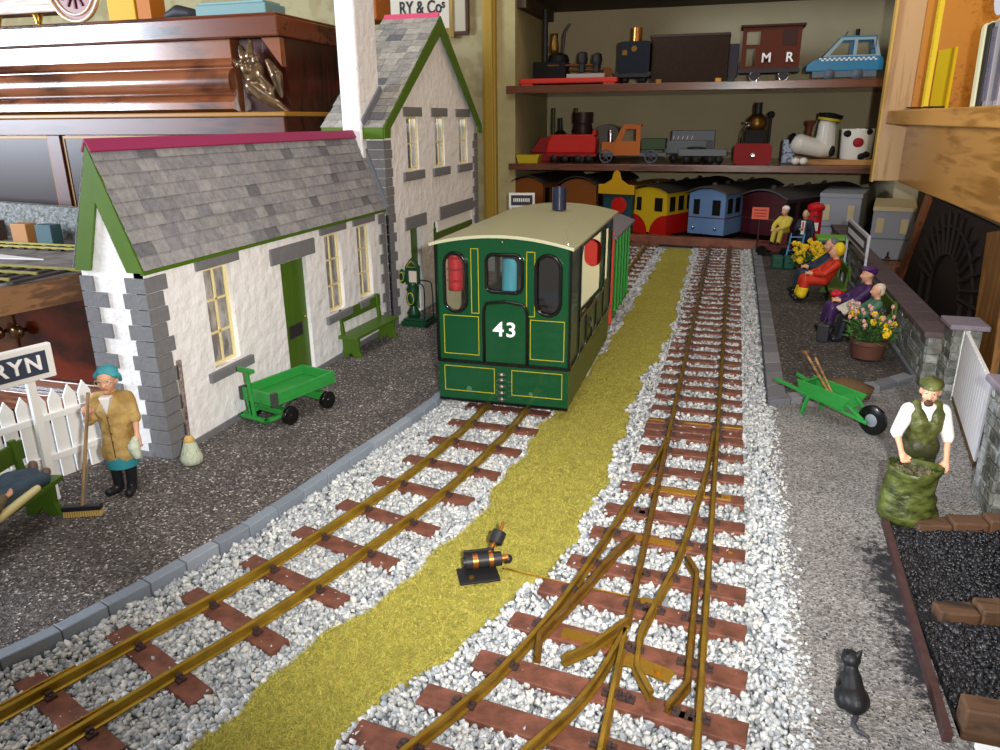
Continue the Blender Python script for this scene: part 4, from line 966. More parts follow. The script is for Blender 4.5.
# ornate green cast iron machine by the house door
mc = thing('weighing_machine', 'ornate dark green cast iron platform weighing machine by the station house door', 'machine', (-7.30,16.95,.145), 0); mc.scale = (.88,.88,.93)
ig = M('iron_green', '#123c26', .35); yl = M('yellow_lining')
MB().box(-.35,.45,-.4,.35,0,.14).box(-.3,.4,-.35,.3,.14,.2).build('base', ig, mc, bevel=.02)
MB().lathe([(.16,.2),(.19,.3),(.10,.45),(.12,.75),(.18,.95),(.13,1.05),(.2,1.15)], (-.12,0,0), 16).build('pedestal', ig, mc, smooth=True)
MB().box(-.30,.10,-.08,.08,1.08,1.55).prism([(-.30,1.55),(.10,1.55),(-.10,1.80)], -.08,.08,'y').build('head', ig, mc, bevel=.015)
MB().box(-.18,.05,-.10,-.08,1.12,1.45).build('notice_panel', M('pale_pink','#c7b5ad',.5), mc)
o_ = MB(); o_.tube([(-.26,-.09,1.55),(-.1,-.09,1.72),(.06,-.09,1.55),(-.26,-.09,1.55)], .016,6); o_.tube([(-.42+.07*math.cos(a),-.09,1.28+.12*math.sin(a)) for a in [i*.5 for i in range(14)]], .014,6); o_.tube([(-.12+.1*math.cos(a),-.2,.72+.16*math.sin(a)) for a in [i*.5 for i in range(14)]], .014,6)
o_.build('gilt_scroll', yl, mc, smooth=True)
MB().sph((-.42,0,1.28),(.12,.06,.2)).sph((-.12,-.05,.72),(.16,.16,.24)).build('casting', ig, mc, smooth=True)
MB().tube(smooth_poly([(0,.0,1.1),(.15,-.1,1.12),(.28,-.15,1.0),(.3,-.2,.5),(.3,-.25,.16)],4), .022).tube(smooth_poly([(.0,.1,1.18),(.35,.1,1.15),(.42,.1,1.0),(.44,.1,.5),(.45,.1,.16)],4), .018).build('handrail', blk, mc, smooth=True)

# ================================================================== RIGHT HAND SIDE
stonew = M('grey_rubble', '#9a9c99', .85, kind='noise', col2='#4f524f', vscale=7, bump=1., bscale=9, stretch=(1,.55,1.6), thr=(.3,.7))
def courses(mb, x0, x1, y0, y1, z0, z1, rows, L, face='x', cols=('#8d908e','#767976','#9da09c','#6a6c68','#85857c'), out=.03):
    """individual rubble blocks on the visible faces"""
    h = (z1-z0)/rows
    for r in range(rows):
        y = y0-random.random()*L*.5
        while y < y1:
            l = L*random.uniform(.6,1.5); a, b = max(y0,y)+.008, min(y1,y+l)-.008
            if b-a > .03:
                mb.col = tuple(np.array(srgb(random.choice(cols)))*random.uniform(.8,1.1)); o_ = out*random.uniform(.3,1.3)
                if face == 'x': mb.box(x0-o_,x0+.02,a,b,z0+r*h+.008,z0+(r+1)*h-.008)
                else: mb.box(a,b,x0-o_,x0+.02,z0+r*h+.008,z0+(r+1)*h-.008)
            y += l
    mb.col = None; return mb
rub = M('rubble_vc', vc=True, rough=.85, var=.45, vscale=6, bump=.9, bscale=10)
wl_ = thing('garden_wall', 'low grey rubble stone wall with dark slate coping behind the far platform', 'wall', (0,0,0))
MB().box(3.85,4.25,15.55,31.5,-.1,1.0).build('wall_core', stonew, wl_)
m_ = MB(); courses(m_, 3.85,0,15.55,31.5,-.02,1.0,6,.5); courses(m_, 15.55,0,3.85,4.25,-.02,1.0,6,.3,'y'); m_.build('rubble_face', rub, wl_, bevel=.015)
m_ = MB()
y = 15.52
while y < 31.5: m_.col = tuple(np.array(srgb('#5d4f52'))*random.uniform(.85,1.1)); m_.box(3.77,4.32,y,min(y+.86,31.5),1.0,1.11); y += .88
m_.build('coping', M('coping_vc', vc=True, rough=.7, var=.2), wl_, bevel=.015)
MB().bar((3.81,15.9,-.02),(3.81,31,-.02),.1,.3).build('skirting', M('kerb_grey','#63656a',.8), wl_)
def gatepost(label, x0, x1, y0, y1, h, cap=True):
    t = thing('gate_pillar', label, 'pillar', ((x0+x1)/2,(y0+y1)/2,0)); X, Y = (x1-x0)/2, (y1-y0)/2
    MB().box(-X,X,-Y,Y,-.08,h).build('core', stonew, t)
    m_ = MB(); courses(m_, -X,0,-Y,Y,0,h,9,.3); courses(m_, -Y,0,-X,X,0,h,9,.3,'y'); m_.build('rubble_face', rub, t, bevel=.012)
    if cap: MB().box(-X-.1,X+.1,-Y-.1,Y+.1,h,h+.1).build('capstone', M('mauve_cap','#857b86',.7,var=.1), t, bevel=.025)
    return t
gatepost('tall grey stone gate pillar with mauve capstone at the end of the garden wall', 4.1,4.55,14.95,15.5,1.34)
gatepost('near grey stone gate pillar beside the coal bunker at the right edge', 3.60,4.3,10.15,10.95,1.62)
gt = thing('yard_gate', 'white planked wooden gate standing closed between the two stone pillars', 'gate', (4.30,14.92,0))
A = Vector((-.03,-.02,.0)); B = Vector((-.46,-3.12,.0)); d = (B-A).normalized(); n_ = Vector((d.y,-d.x,0)); L = (B-A).length
m_ = MB(); s = 0; 
while s < L-.01:
    m_.col = srgb('#e9e7ea'); a = A+d*(s+.008); b = A+d*min(s+.2,L); m_.bar(a+V3(0,0,.72), b+V3(0,0,.72), .035, 1.24, (0,0,1)); s += .205
m_.build('planks', M('gate_vc', vc=True, rough=.55), gt, bevel=.006)
for z in (.22,.75,1.28): MB().bar(A-n_*.035+V3(0,0,z), B-n_*.035+V3(0,0,z), .03,.1).build('ledge', white, gt)
MB().bar(A+V3(.02,.04,0), A+V3(.02,.04,1.42), .10,.10,(0,1,0)).build('hanging_post', white, gt)
MB().bar(A+V3(0,0,.06), B+V3(0,0,.06), .05,.04).build('bottom_rail', M('coat_brown'), gt)

# potted flowers
def pot(label, loc, s, petals, seed, group=None):
    r_ = random.Random(seed); t = thing('potted_flowers', label, 'plant', loc, 0, group)
    MB().lathe([(.20*s,0),(.27*s,.05),(.31*s,.30*s),(.34*s,.32*s),(.34*s,.40*s),(.29*s,.40*s),(.28*s,.34*s)], n=24).build('pot', M('pot_brown','#5d3a30',.6), t, auto=True)
    MB().lathe([(.28*s,.36*s),(.02,.37*s)], n=20).build('soil', M('soil','#2c221c',.9), t)
    lf = MB(); stm = MB()
    for i in range(150):
        a = r_.random()*2*PI; r = r_.random()**.6*.42*s; h = r_.uniform(.38,.78)*s; c = V3(r*math.cos(a), r*math.sin(a), h)
        dd = V3(math.cos(a)*r_.uniform(.3,1), math.sin(a)*r_.uniform(.3,1), r_.uniform(-.1,1.0)).normalized(); w_ = dd.cross(V3(0,0,1)).normalized()*.035*s; l = r_.uniform(.10,.2)*s; q_ = dd.cross(w_).normalized()*.012
        lf.add([c-dd*l*.3, c+w_+q_, c+dd*l, c-w_+q_, c-q_], [(0,1,2,3),(0,4,1),(1,4,2),(2,4,3),(3,4,0)])
        if i % 3 == 0: stm.cyl((c.x*.3,c.y*.3,.36*s), c, .008*s, n=5)
    lf.build('foliage', M('leaf_green','#4f7c3c',.5,col2='#2c4a22',vscale=7), t, fix=False); stm.build('stems', M('stem','#33502a',.6), t)
    for nm, col, n, kind, zr in petals:
        fb = MB()
        for i in range(n):
            a = r_.random()*2*PI; r = r_.random()**.5*.46*s; h = r_.uniform(*zr)*s; c = V3(r*math.cos(a), r*math.sin(a), h)
            if kind == 'daff':
                for k in range(6): q_ = 2*PI*k/6; fb.sph(c+V3(math.cos(q_)*.04*s,-.01,math.sin(q_)*.04*s),(.03*s,.014*s,.03*s),6,4)
                fb.cyl(c, c+V3(0,-.05*s,.01), .016*s,.026*s,8)
            else:
                fb.sph(c,(.038*s,.038*s,.045*s),7,5); fb.cyl(c-V3(0,0,.12*s),c,.006,n=4)
        fb.build(nm, M(nm+'_petal', col, .5), t, smooth=True)
    return t
pot('brown pot of pink tulips and yellow daffodils near the stone wall', (3.08,16.95,.085), 1.12, (('tulip','#cf9c92',26,'tul',(.66,1.05)),('daffodil','#e8c020',16,'daff',(.55,.85))), 3)
pot('flower pot of massed yellow daffodils beside the green chest on the far platform', (2.58,25.2,.085), 1.25, (('daffodil','#d2b012',60,'daff',(.5,.98)),), 5)

# green wheelbarrow
wb = thing('wheelbarrow', 'bright green wheelbarrow with black tyre and wooden tools lying in it', 'wheelbarrow', (1.98,13.35,0), math.atan2(-.85,.85)-0*PI); wb.scale = (.84,.84,.84)
# local +x points to the wheel
MB().prism([(-.55,.42),(.42,.36),(.62,.66),(-.72,.70)], -.27,-.235,'y').prism([(-.55,.42),(.42,.36),(.62,.66),(-.72,.70)], .235,.27,'y').box(-.55,.42,-.25,.25,.36,.40).bar((.41,-.27,.51),(.41,.27,.51),.3,.035,(1,0,.5)).bar((-.62,-.27,.56),(-.62,.27,.56),.3,.035,(1,0,-.5)).build('tray', cg, wb, bevel=.012)
m_ = MB()
for s in (-1,1): m_.bar((.95,s*.11,.24),(-1.2,s*.33,.56),.06,.07).bar((-.35,s*.28,.42),(-.45,s*.30,0),.07,.07,(0,1,0)).bar((.42,s*.2,.55),(.85,s*.12,.28),.05,.06)
m_.build('frame', cg, wb, bevel=.01)
MB().lathe([(.26,-.05),(.30,-.03),(.30,.03),(.26,.05)], (.98,0,.295), 28, Matrix.Rotation(PI/2,4,'X')).build('tyre', M('black_gloss'), wb, auto=True)
MB().lathe([(.06,-.07),(.2,-.03),(.25,-.02),(.25,.02),(.2,.03),(.06,.07)], (.98,0,.295), 28, Matrix.Rotation(PI/2,4,'X')).build('wheel_hub', M('grey_hub','#8d949c',.4,metal=.4), wb, auto=True)
# tools in the barrow
def b2w(x, y, z): return Vector((1.98,13.35,0))+Matrix.Rotation(math.atan2(-.85,.85),3,'Z')@V3(x,y,z)*.84
tl = thing('shovel', 'small shovel with twin wooden shafts resting its blade in the green wheelbarrow', 'shovel', b2w(-.1,.05,.42))
e1 = V3(-.42,.62,.62)
MB().cyl((0,0,.05), e1, .024,n=8).cyl((.05,.06,.05), e1*.86+V3(.12,.05,0), .022,n=8).build('shaft', wood('tool_wood','#6b4c2c','#9b7445',.5), tl, auto=True)
MB().bar(e1+V3(-.07,-.02,0), e1+V3(.07,.02,0), .035,.035).build('grip', M('coat_brown'), tl)
MB().box(-.14,.14,-.12,.12,0,.07).build('blade', cg, tl, bevel=.02)
m_ = MB()
for i in range(26): m_.sph((random.uniform(-.42,.32),random.uniform(-.2,.2),.42+random.uniform(0,.05)),(.05,.04,.03),6,5)
o = m_.build('gravel_load', M('pale_rubble','#8f9a84',.8), smooth=True, loc=(1.98,13.35,0), rot=(0,0,math.atan2(-.85,.85))); o.scale = (.84,.84,.84); tag(o, 'load of small pale stones in the tray of the green wheelbarrow', 'stones', kind='stuff')
o = MB().lathe([(.08,.0),(.3,.02),(.34,.1),(.1,.16),(.0,.17)],n=20).build('brown_mound', M('mound_brown','#5a452c',.9,bump=.5), smooth=True, loc=(2.36,14.55,.0)); tag(o, 'low brown mound on the yard just behind the green wheelbarrow', 'earth', kind='stuff'); o.scale = (1.5,1.0,2.2)  # plain low brown mound shape behind the barrow

# coalman with his sack
J = dict(neck=(0,0,1.47), chest=(0,-.01,1.22), pel=(0,0,.92), shR=(-.2,0,1.38), shL=(.2,0,1.38), elR=(-.33,-.06,1.10), wrR=(-.31,-.28,.90), hdR=(.12,-.6,-.5),
         elL=(.30,-.06,1.06), wrL=(.24,-.28,.82), hdL=(-.25,-.5,-.55), hipR=(-.1,0,.86), hipL=(.1,0,.86), knR=(-.12,0,.47), knL=(.12,0,.47), anR=(-.13,.04,.09), anL=(.13,.04,.09), toeR=(-.16,-.10,.05), toeL=(.16,-.10,.05))
ca = math.radians(8); cb = (2.66,10.25,0)
root, g, p = person('coalman_figurine', 'figurine of a coalman in olive cap and waistcoat with rolled white sleeves', cb, ca, J, (0,-.03,1.66), 1.1, -.35, .08, vox=.018, grip=.9)
ol = M('olive_cloth','#5c6130',.42,col2='#2f3418',vscale=6,bump=.6,bscale=8)
m_ = MB(); sleeve(m_, g, .12, .03, .012); torso(m_, g, .0); m_.chain([V3(0,-.06,1.44),V3(0,-.115,1.30)],[.07,.05]); m_.cap(V3(-.05,-.06,1.49),V3(-.02,-.12,1.43),.03,.02); m_.cap(V3(.05,-.06,1.49),V3(.02,-.12,1.43),.03,.02); m_.build('shirt', M('white_cloth'), root, vox=.02, sm=4)
m_ = MB(); m_.chain([V3(0,.02,1.30),g['chest']-V3(0,0,.06),V3(0,0,.86)],[.165,.185,.19])
for s in (-1,1): m_.chain([V3(s*.13,.0,1.46),V3(s*.11,-.05,1.34),V3(s*.07,-.075,1.20)],[.075,.115,.13])
m_.build('waistcoat', ol, root, vox=.02, sm=4, disp=(.03,.08))
m_ = MB(); legs(m_, g, .03); m_.cap(V3(-.05,-.02,.9),V3(.05,-.02,.9),.19,.19); m_.build('trousers', M('dark_olive','#33361c',.5,bump=.4,bscale=8), root, vox=.024, sm=3)
m_ = MB(); boots(m_, g, .016); m_.build('boots', M('black_boot'), root, vox=.022, sm=2)
m_ = MB(); R = Matrix.Rotation(-.35,4,'Z')@Matrix.Rotation(.16,4,'X'); hc = p(0,.01,.10); m_.sph(hc,(.15,.165,.075),18,10,R); m_.sph(p(0,.03,.085),(.118,.13,.105),14,10); m_.sph(hc+R.to_3x3()@V3(0,-.1,-.02),(.12,.085,.022),14,8,R); m_.build('flat_cap', ol, root, vox=.014, sm=3)
m_ = MB(); m_.sph(p(0,-.10,-.112),(.06,.045,.045),12,8); m_.cap(p(-.03,-.128,-.06),p(.03,-.128,-.06),.012,.012,8); m_.build('beard', M('dark_beard','#4a3526',.8), root, vox=.012, sm=2)
sk_ = thing('coal_sack', 'bulging olive green sack of coal held open by the coalman figurine', 'sack', (2.53,9.80,0)); sk_.scale = (.86,.86,1.0)
def sackprof(r, z, k): return [((r+.02*math.sin(3*a+k)+.012*math.sin(7*a+2*k))*math.cos(a)*1.0,(r*.86+.02*math.sin(4*a+k))*math.sin(a),z+.02*math.sin(2*a+k)) for a in [2*PI*i/40 for i in range(40)]]
rings = [(.30,0),(.38,.03),(.415,.14),(.40,.24),(.37,.31),(.385,.40),(.35,.48),(.355,.56),(.335,.64),(.37,.74),(.375,.79),(.35,.79),(.31,.70),(.30,.62)]
vs = []; 
for i, (r, z) in enumerate(rings): vs += sackprof(r, z, i*.9 if i < 9 else 8.1)
fs = [(j*40+i, j*40+(i+1)%40, (j+1)*40+(i+1)%40, (j+1)*40+i) for j in range(len(rings)-1) for i in range(40)] + [tuple(range(39,-1,-1)), tuple(range((len(rings)-1)*40, len(rings)*40))]
mb = MB(); mb.add(vs, fs); so = mb.build('sack_cloth', M('sack_olive','#59612a',.38,col2='#272c12',vscale=4.5,bump=.8,bscale=5,stretch=(1,1,2.2)), sk_, smooth=True)
m_ = MB()
for i in range(60):
    a = random.random()*2*PI; r = random.random()**.5*.28; m_.add([V3(r*math.cos(a),r*.85*math.sin(a),.66+random.uniform(0,.06))+V3(*q)*random.uniform(.035,.07) for q in ico.tolist()], [tuple(f) for f in icoF.tolist()])
m_.build('coal', M('olive_coal','#6d6a48',.6,col2='#2e2c20',vscale=9), sk_)['kind'] = 'stuff'

# black cat
cat = thing('cat_figurine', 'small black cat figurine sitting with its back turned on the pale yard', 'cat', (1.42,6.12,-.01), math.radians(186)); cat.scale = (.72,.80,.72)
m_ = MB(); m_.sph((0,.10,.16),(.165,.21,.165),14,10); m_.chain([V3(0,.08,.18),V3(0,-.06,.30),V3(0,-.14,.40)],[.15,.125,.085]); m_.sph((0,-.2,.49),(.12,.12,.10),14,10); m_.sph((0,-.285,.465),(.045,.045,.035),8,6)
for s in (-1,1):
    m_.cap((s*.075,-.185,.56),(s*.105,-.17,.66),.042,.010,8); m_.chain([V3(s*.07,-.12,.30),V3(s*.075,-.2,.14),V3(s*.075,-.22,.03)],[.055,.04,.035]); m_.cap((s*.075,-.22,.03),(s*.075,-.27,.025),.036,.03)
    m_.sph((s*.13,.06,.12),(.07,.15,.12),10,8); m_.cap((s*.14,-.04,.035),(s*.13,-.13,.03),.038,.03)
m_.build('body', M('black_cat','#18181b',.5,var=.3), cat, vox=.014, sm=2)
MB().chain([V3(0,.27,.06),V3(.06,.36,.03),V3(.02,.46,.025),V3(-.07,.52,.025)],[.035,.033,.03,.022]).build('tail', M('cat_tail','#35343a',.3,coat=.5), cat, vox=.012, sm=2)

# coal bunker made of stepped timbers, with heaps of coal
bk = thing('coal_bunker', 'coal bunker with rust brown border board and stepped timber block walls', 'bunker', (0,0,0))
MB().bar((2.27,9.62,.03),(2.2,7.9,.03),.07,.14).bar((2.2,7.9,.03),(2.14,5.85,.03),.07,.14).build('border_board', M('rust_board','#4a3230',.7,var=.3), bk)
tb = wood('bunker_timber','#24160e','#5a3f2a',.7,axis=0,stretch=5,scale=8)
def steps(x0, y0, dx, dy, n, h0, dh, L=.42, w=.24):
    for i in range(n):
        a = Vector((x0+dx*i*L, y0+dy*i*L, 0)); b = a+Vector((dx*L*.97, dy*L*.97, 0)); h = h0+dh*i
        o_ = MB().bar(a+V3(0,0,h/2-.04), b+V3(0,0,h/2-.04), w*random.uniform(.9,1.1), h+.08); o_.build('timber_block', tb, bk, bevel=.02)
steps(2.58,9.52,.98,.17,7,.17,.05)
steps(2.42,7.62,.98,.2,8,.17,.055,L=.40)
steps(2.26,6.03,1,.0,8,.30,.09,L=.42,w=.22)
MB().bar((2.35,5.82,-.03),(5.3,5.75,-.03),.1,.12).build('white_strip', M('white_gloss'), bk)
def heap(label, x0, x1, y0, y1, n, hz, s0):
    xx = rng.uniform(x0,x1,n); yv = rng.uniform(y0,y1,n); f = np.clip((xx-x0)/(x1-x0),0,1)
    zz = .02+hz*f*rng.random(n)+.03*rng.random(n)
    o_ = stones(xx, yv, zz, rng.uniform(s0,s0*2,n), ('#141418','#1d1d22','#101014','#26262c'), 'coal_heap', M('coal_vc', vc=True, rough=.42, spec=.5), jit=.3); tag(o_, label, 'coal', kind='stuff')
heap('heap of small glossy black coal in the rear bay of the bunker', 2.3,4.6,7.7,9.5,11000,.22,.035)
heap('heap of glossy black coal in the front bay of the bunker', 2.28,4.4,6.15,7.5,8000,.3,.04)
bl_ = MB().box(2.26,4.7,5.95,9.6,-.06,.035).prism([(2.5,.0),(4.7,.0),(4.7,.24)],6.05,9.55,'y'); bl_.build('bunker_floor', M('coal_bed','#1e1e22',.6,bump=.6), bk)

# ------------------------------------------------------------------ far platform people and props
def seated(name, label, loc, rz, colT, colL, colH, hairn='hair', hair=None, extra=None, lean=.12, vox=.026, skirt=None, hs=1.08):
    J = dict(neck=(0,.12+lean,.98), chest=(0,.06+lean*.6,.76), pel=(0,0,.52), shR=(-.18,.10+lean,.90), shL=(.18,.10+lean,.90), elR=(-.25,-.06,.68), elL=(.25,-.06,.68), wrR=(-.10,-.28,.66), wrL=(.10,-.28,.66),
             hipR=(-.09,-.02,.50), hipL=(.09,-.02,.50), knR=(-.10,-.44,.50), knL=(.10,-.44,.50), anR=(-.10,-.50,.10), anL=(.10,-.50,.10), toeR=(-.11,-.64,.06), toeL=(.11,-.64,.06))
    root, g, p = person(name, label, loc, rz, J, (0,.10+lean,1.19), hs, 0, 0, vox=vox)
    root['group'] = 'seated passenger figurines'; m_ = MB(); torso(m_, g, .03); sleeve(m_, g, .85, .026); m_.build('jacket', colT, root, vox=vox, sm=3)
    m_ = MB()
    if skirt: 
        for s in 'RL': m_.cap(g['hip'+s],g['kn'+s],.135,.11); m_.cap(g['kn'+s],g['kn'+s].lerp(g['an'+s],.7),.12,.11)
        m_.cap(g['knR'].lerp(g['anR'],.3),g['knL'].lerp(g['anL'],.3),.11,.11); m_.cap(g['hipR'],g['hipL'],.14,.14)
    else: legs(m_, g, .03)
    m_.build('skirt' if skirt else 'trousers', colL, root, vox=vox, sm=3)
    m_ = MB(); boots(m_, g, .018); m_.build('shoes', M('black_boot'), root, vox=vox, sm=2)
    h_ = MB(); h_.sph(p(0,.035,.065),(.112*hs,.118*hs,.095*hs),14,9)
    if hair == 'cap': h_.sph(p(0,-.02,.11),(.135*hs,.16*hs,.04*hs),14,8)
    elif hair == 'bonnet': h_.sph(p(0,.05,.04),(.15*hs,.12*hs,.15*hs),14,9)
    else: h_.sph(p(0,.07,-.01),(.105*hs,.07*hs,.11*hs),12,8)
    h_.build(hairn, colH, root, vox=.022, sm=2)
    return root, g, p
R90 = math.radians(-80)      # seated facing -x, towards the track
# (rz of -90 turns a -y facing figure to face -x)
bench('green bench under the purple hatted woman and the bald man against the wall', (3.42,18.8,.085), math.radians(180), 1.9)
bench('green bench under the couple in navy and red against the far wall', (2.98,22.8,.085), math.radians(180), 2.0)
seated('man_figurine', 'figurine of a seated white haired man in green jacket reading a newspaper', (3.15,18.35,.09), R90, M('sage','#47705a',.5), M('dark_trouser','#22242a',.5), M('white_hair','#cdbfae',.6), 'hair')
r_, g, p = seated('woman_figurine', 'figurine of a seated woman in purple coat and purple hat', (3.02,19.15,.12), R90, M('purple','#3c2352',.4), M('purple'), M('purple_hat','#4a2560',.35), 'hat', 'cap', skirt=True, hs=1.12); r_.scale = (1.15,1.15,1.15)
r_, g, p = seated('woman_figurine', 'figurine of a seated woman in red coat with yellow hat and yellow hem', (2.66,22.3,.15), R90, M('red_coat','#c0321c',.45), M('red_coat'), M('yellow_hat','#e0c01c',.5), 'hat', 'bonnet', skirt=True, hs=1.15); r_.scale = (1.15,1.15,1.15)
m_ = MB(); m_.cap((-.10,-.47,.27),(.10,-.47,.27),.13,.13).cap((-.1,-.5,.17),(.1,-.5,.17),.13,.13); m_.build('yellow_hem', M('yellow_hat'), r_, vox=.026)
r2_, g, p = seated('man_figurine', 'figurine of a seated grey haired man in navy suit beside the red coated woman', (2.62,23.2,.17), R90, M('navy','#243445',.5), M('navy'), M('grey_hair','#6b6a6c',.6), 'hair', hs=1.15); r2_.scale = (1.15,1.15,1.15)
pp = MB(); pts = [(-.28,0,.02),(-.15,-.03,.10),(0,0,.03),(.15,-.03,.10),(.28,0,.02)]
for (x0,y0,z0),(x1,y1,z1) in zip(pts, pts[1:]): pp.add([(x0,-.2,z0),(x1,-.2,z1),(x1,.2,z1),(x0,.2,z0),(x0,-.2,z0+.012),(x1,-.2,z1+.012),(x1,.2,z1+.012),(x0,.2,z0+.012)],[(0,3,2,1),(4,5,6,7),(0,1,5,4),(1,2,6,5),(2,3,7,6),(3,0,4,7)])
o = pp.build('newspaper', M('newsprint','#c9c4b4',.8,col2='#a09c90',vscale=30), loc=(2.80,18.35,.84), rot=(.5,.0,R90)); tag(o, 'open grey white newspaper held by the seated white haired man', 'newspaper')
m_ = MB()
for i in range(7): m_.sph((random.uniform(-.12,.12),random.uniform(-.12,.12),random.uniform(0,.12)),.085,9,7)
o = m_.build('flower_bouquet', M('crimson','#b3102c',.5), vox=.02, sm=1, loc=(2.70,19.45,.86)); tag(o, 'bunch of crimson flowers on the lap of the purple hatted woman', 'flowers')
# black handbag, grey luggage near the seated figures
def bag(name, label, loc, rz, w_, d_, h_, mat):
    t = thing(name, label, 'bag', loc, rz); MB().box(-w_/2,w_/2,-d_/2,d_/2,0,h_).build('body', mat, t, bevel=.04)
    MB().tube([(-w_*.25,0,h_),(-w_*.2,0,h_+.12),(w_*.2,0,h_+.12),(w_*.25,0,h_)], .018).build('handle', mat, t, smooth=True)
    MB().box(-.05,.05,-d_/2-.015,-d_/2,h_*.5,h_*.75).build('clasp', M('chrome'), t); return t
bag('handbag', 'black handbag on the platform at the feet of the navy suited man', (2.12,22.9,.085), .3, .5,.28,.26, M('black_gloss'))
bag('travel_bag', 'dark grey travel bag on the platform in front of the near bench', (2.35,18.2,.085), 1.2, .42,.26,.42, M('charcoal','#34343a',.35,coat=.4))
o = MB().bar((0,0,0),(.62,.25,.22),.07,.05).cap((0,0,.0),(-.1,-.03,-.02),.05,.03).build('folded_umbrella', M('umbrella_grey','#55524e',.5), loc=(2.45,19.6,.42), rot=(0,0,.3), bevel=.01); tag(o, 'folded grey umbrella lying across the laps on the near platform bench', 'umbrella')
# running-in board behind the benches
def board(name, label, loc, rz, W, H, z0, mat, face, lines=3, posts=2, txt=None):
    t = thing(name, label, 'sign', loc, rz)
    for s in ((-1,1) if posts == 2 else (0,)): MB().box(s*(W/2-.07)-.04,s*(W/2-.07)+.04,-.03,.03,0,z0+.05).build('post', mat, t)
    MB().box(-W/2,W/2,-.04,.03,z0,z0+H).build('frame', mat, t, bevel=.015); MB().box(-W/2+.09,W/2-.09,-.055,-.038,z0+.09,z0+H-.09).build('panel', face, t)
    return t
sb = board('station_sign', 'white framed dark name board on tall posts behind the seated figures', (3.52,23.25,.085), R90-math.radians(10), 3.8,.56,1.45, M('lilac_white','#b9b9c4',.5), M('panel_dark','#332f33',.5))
st_ = MB()
for k in range(17): st_.box(-1.5+k*.18,-1.38+k*.18,-.062,-.055,1.64,1.80)
st_.build('lettering', M('lilac_white'), sb)
# green trunk, ladder, sack truck, men at the end
tr = thing('luggage_chest', 'dark green ribbed luggage chest lying on the far platform below the blue ladder', 'chest', (2.10,27.4,.085), .05)
m_ = MB()
for k in range(3): m_.box(-.56+k*.38,-.2+k*.38,-.22,.22,0,.42)
m_.build('body', M('trunk_green','#175040',.5), tr, bevel=.04); m_ = MB()
for k in range(3): m_.cyl((-.38+k*.38,-.22,.22),(-.38+k*.38,-.24,.22),.03,n=8)
m_.build('stud', M('black_iron'), tr)
ld = thing('step_ladder', 'small pale blue ladder leaning upright in front of the navy suited standing man', 'ladder', (2.25,28.4,.085), .1)
for s in (-1,1): MB().bar((s*.22,0,0),(s*.22+.14,.1,1.05),.045,.045,(0,1,0)).build('stile', M('sky_blue','#4f95bd',.5), ld)
for z in (.2,.45,.7,.92): MB().bar((-.22+z*.13,z*.09,z),(.22+z*.13,z*.09,z),.035,.04).build('rung', M('sky_blue'), ld)
J = dict(neck=(0,0,1.46), chest=(0,0,1.2), pel=(0,0,.92), shR=(-.2,0,1.38), shL=(.2,0,1.38), elR=(-.27,-.1,1.1), wrR=(-.1,-.25,1.15), elL=(.3,-.02,1.1), wrL=(.3,-.12,.88), hipR=(-.1,0,.86), hipL=(.1,0,.86), knR=(-.11,0,.47), knL=(.11,0,.47), anR=(-.12,.02,.09), anL=(.12,.02,.09), toeR=(-.15,-.12,.05), toeL=(.15,-.12,.05))
root, g, p = person('station_master_figurine', 'figurine of a standing man in navy coat, white shirt and red tie', (2.62,29.0,.085), -.35, J, (0,-.02,1.66), 1.15, vox=.03)
m_ = MB(); torso(m_, g, .045); sleeve(m_, g, .9, .03); m_.cap(g['pel'],V3(0,0,.66),.21,.22); m_.build('coat', M('navy_coat','#1c2436',.5), root, vox=.03, sm=3)
m_ = MB(); legs(m_, g, .03); m_.build('trousers', M('navy_leg','#26304a',.5), root, vox=.03, sm=2); m_ = MB(); boots(m_, g, .02); m_.build('shoes', M('black_boot'), root, vox=.03)
MB().prism([(-.07,1.45),(.07,1.45),(.05,.98),(-.05,.98)],-.26,-.15,'y').build('shirt', M('white_cloth'), root); MB().prism([(-.02,1.42),(.02,1.42),(.03,1.15),(0,1.1),(-.03,1.15)],-.275,-.255,'y').build('tie', M('red_coat'), root)
MB().sph(p(0,.03,.07),(.13,.14,.1),12,8).build('hair', M('dark_hair','#2c211b',.6), root, vox=.025, sm=2)
J = dict(neck=(0,.05,1.02), chest=(0,.03,.8), pel=(0,0,.58), shR=(-.2,.03,.94), shL=(.2,.03,.94), elR=(-.28,-.16,.76), wrR=(-.2,-.36,.62), elL=(.28,-.16,.76), wrL=(.16,-.36,.66), hipR=(-.1,0,.55), hipL=(.1,0,.55), knR=(-.14,-.34,.52), knL=(.14,-.34,.52), anR=(-.14,-.42,.14), anL=(.14,-.42,.14), toeR=(-.16,-.54,.1), toeL=(.16,-.54,.1))
root, g, p = person('seated_figurine', 'figurine in yellow jacket and white cap sitting on the dark red trolley', (1.98,29.9,.50), -.7, J, (0,-.02,1.24), 1.15, vox=.03)
m_ = MB(); torso(m_, g, .05); sleeve(m_, g, .9, .04); m_.build('jacket', M('pale_yellow','#c9b74a',.6), root, vox=.03, sm=3); m_ = MB(); legs(m_, g, .03); m_.build('trousers', M('pale_yellow2','#b8a53e',.6), root, vox=.03, sm=2)
m_ = MB(); boots(m_, g, .02); m_.build('shoes', M('black_boot'), root, vox=.03)
MB().sph(p(0,.02,.08),(.14,.14,.11),12,8).build('white_cap', M('white_cloth'), root, smooth=True)
m_ = MB(); m_.sph(p(0,.06,-.03),(.12,.07,.11),12,8); m_.build('hair', M('dark_hair'), root, smooth=True)
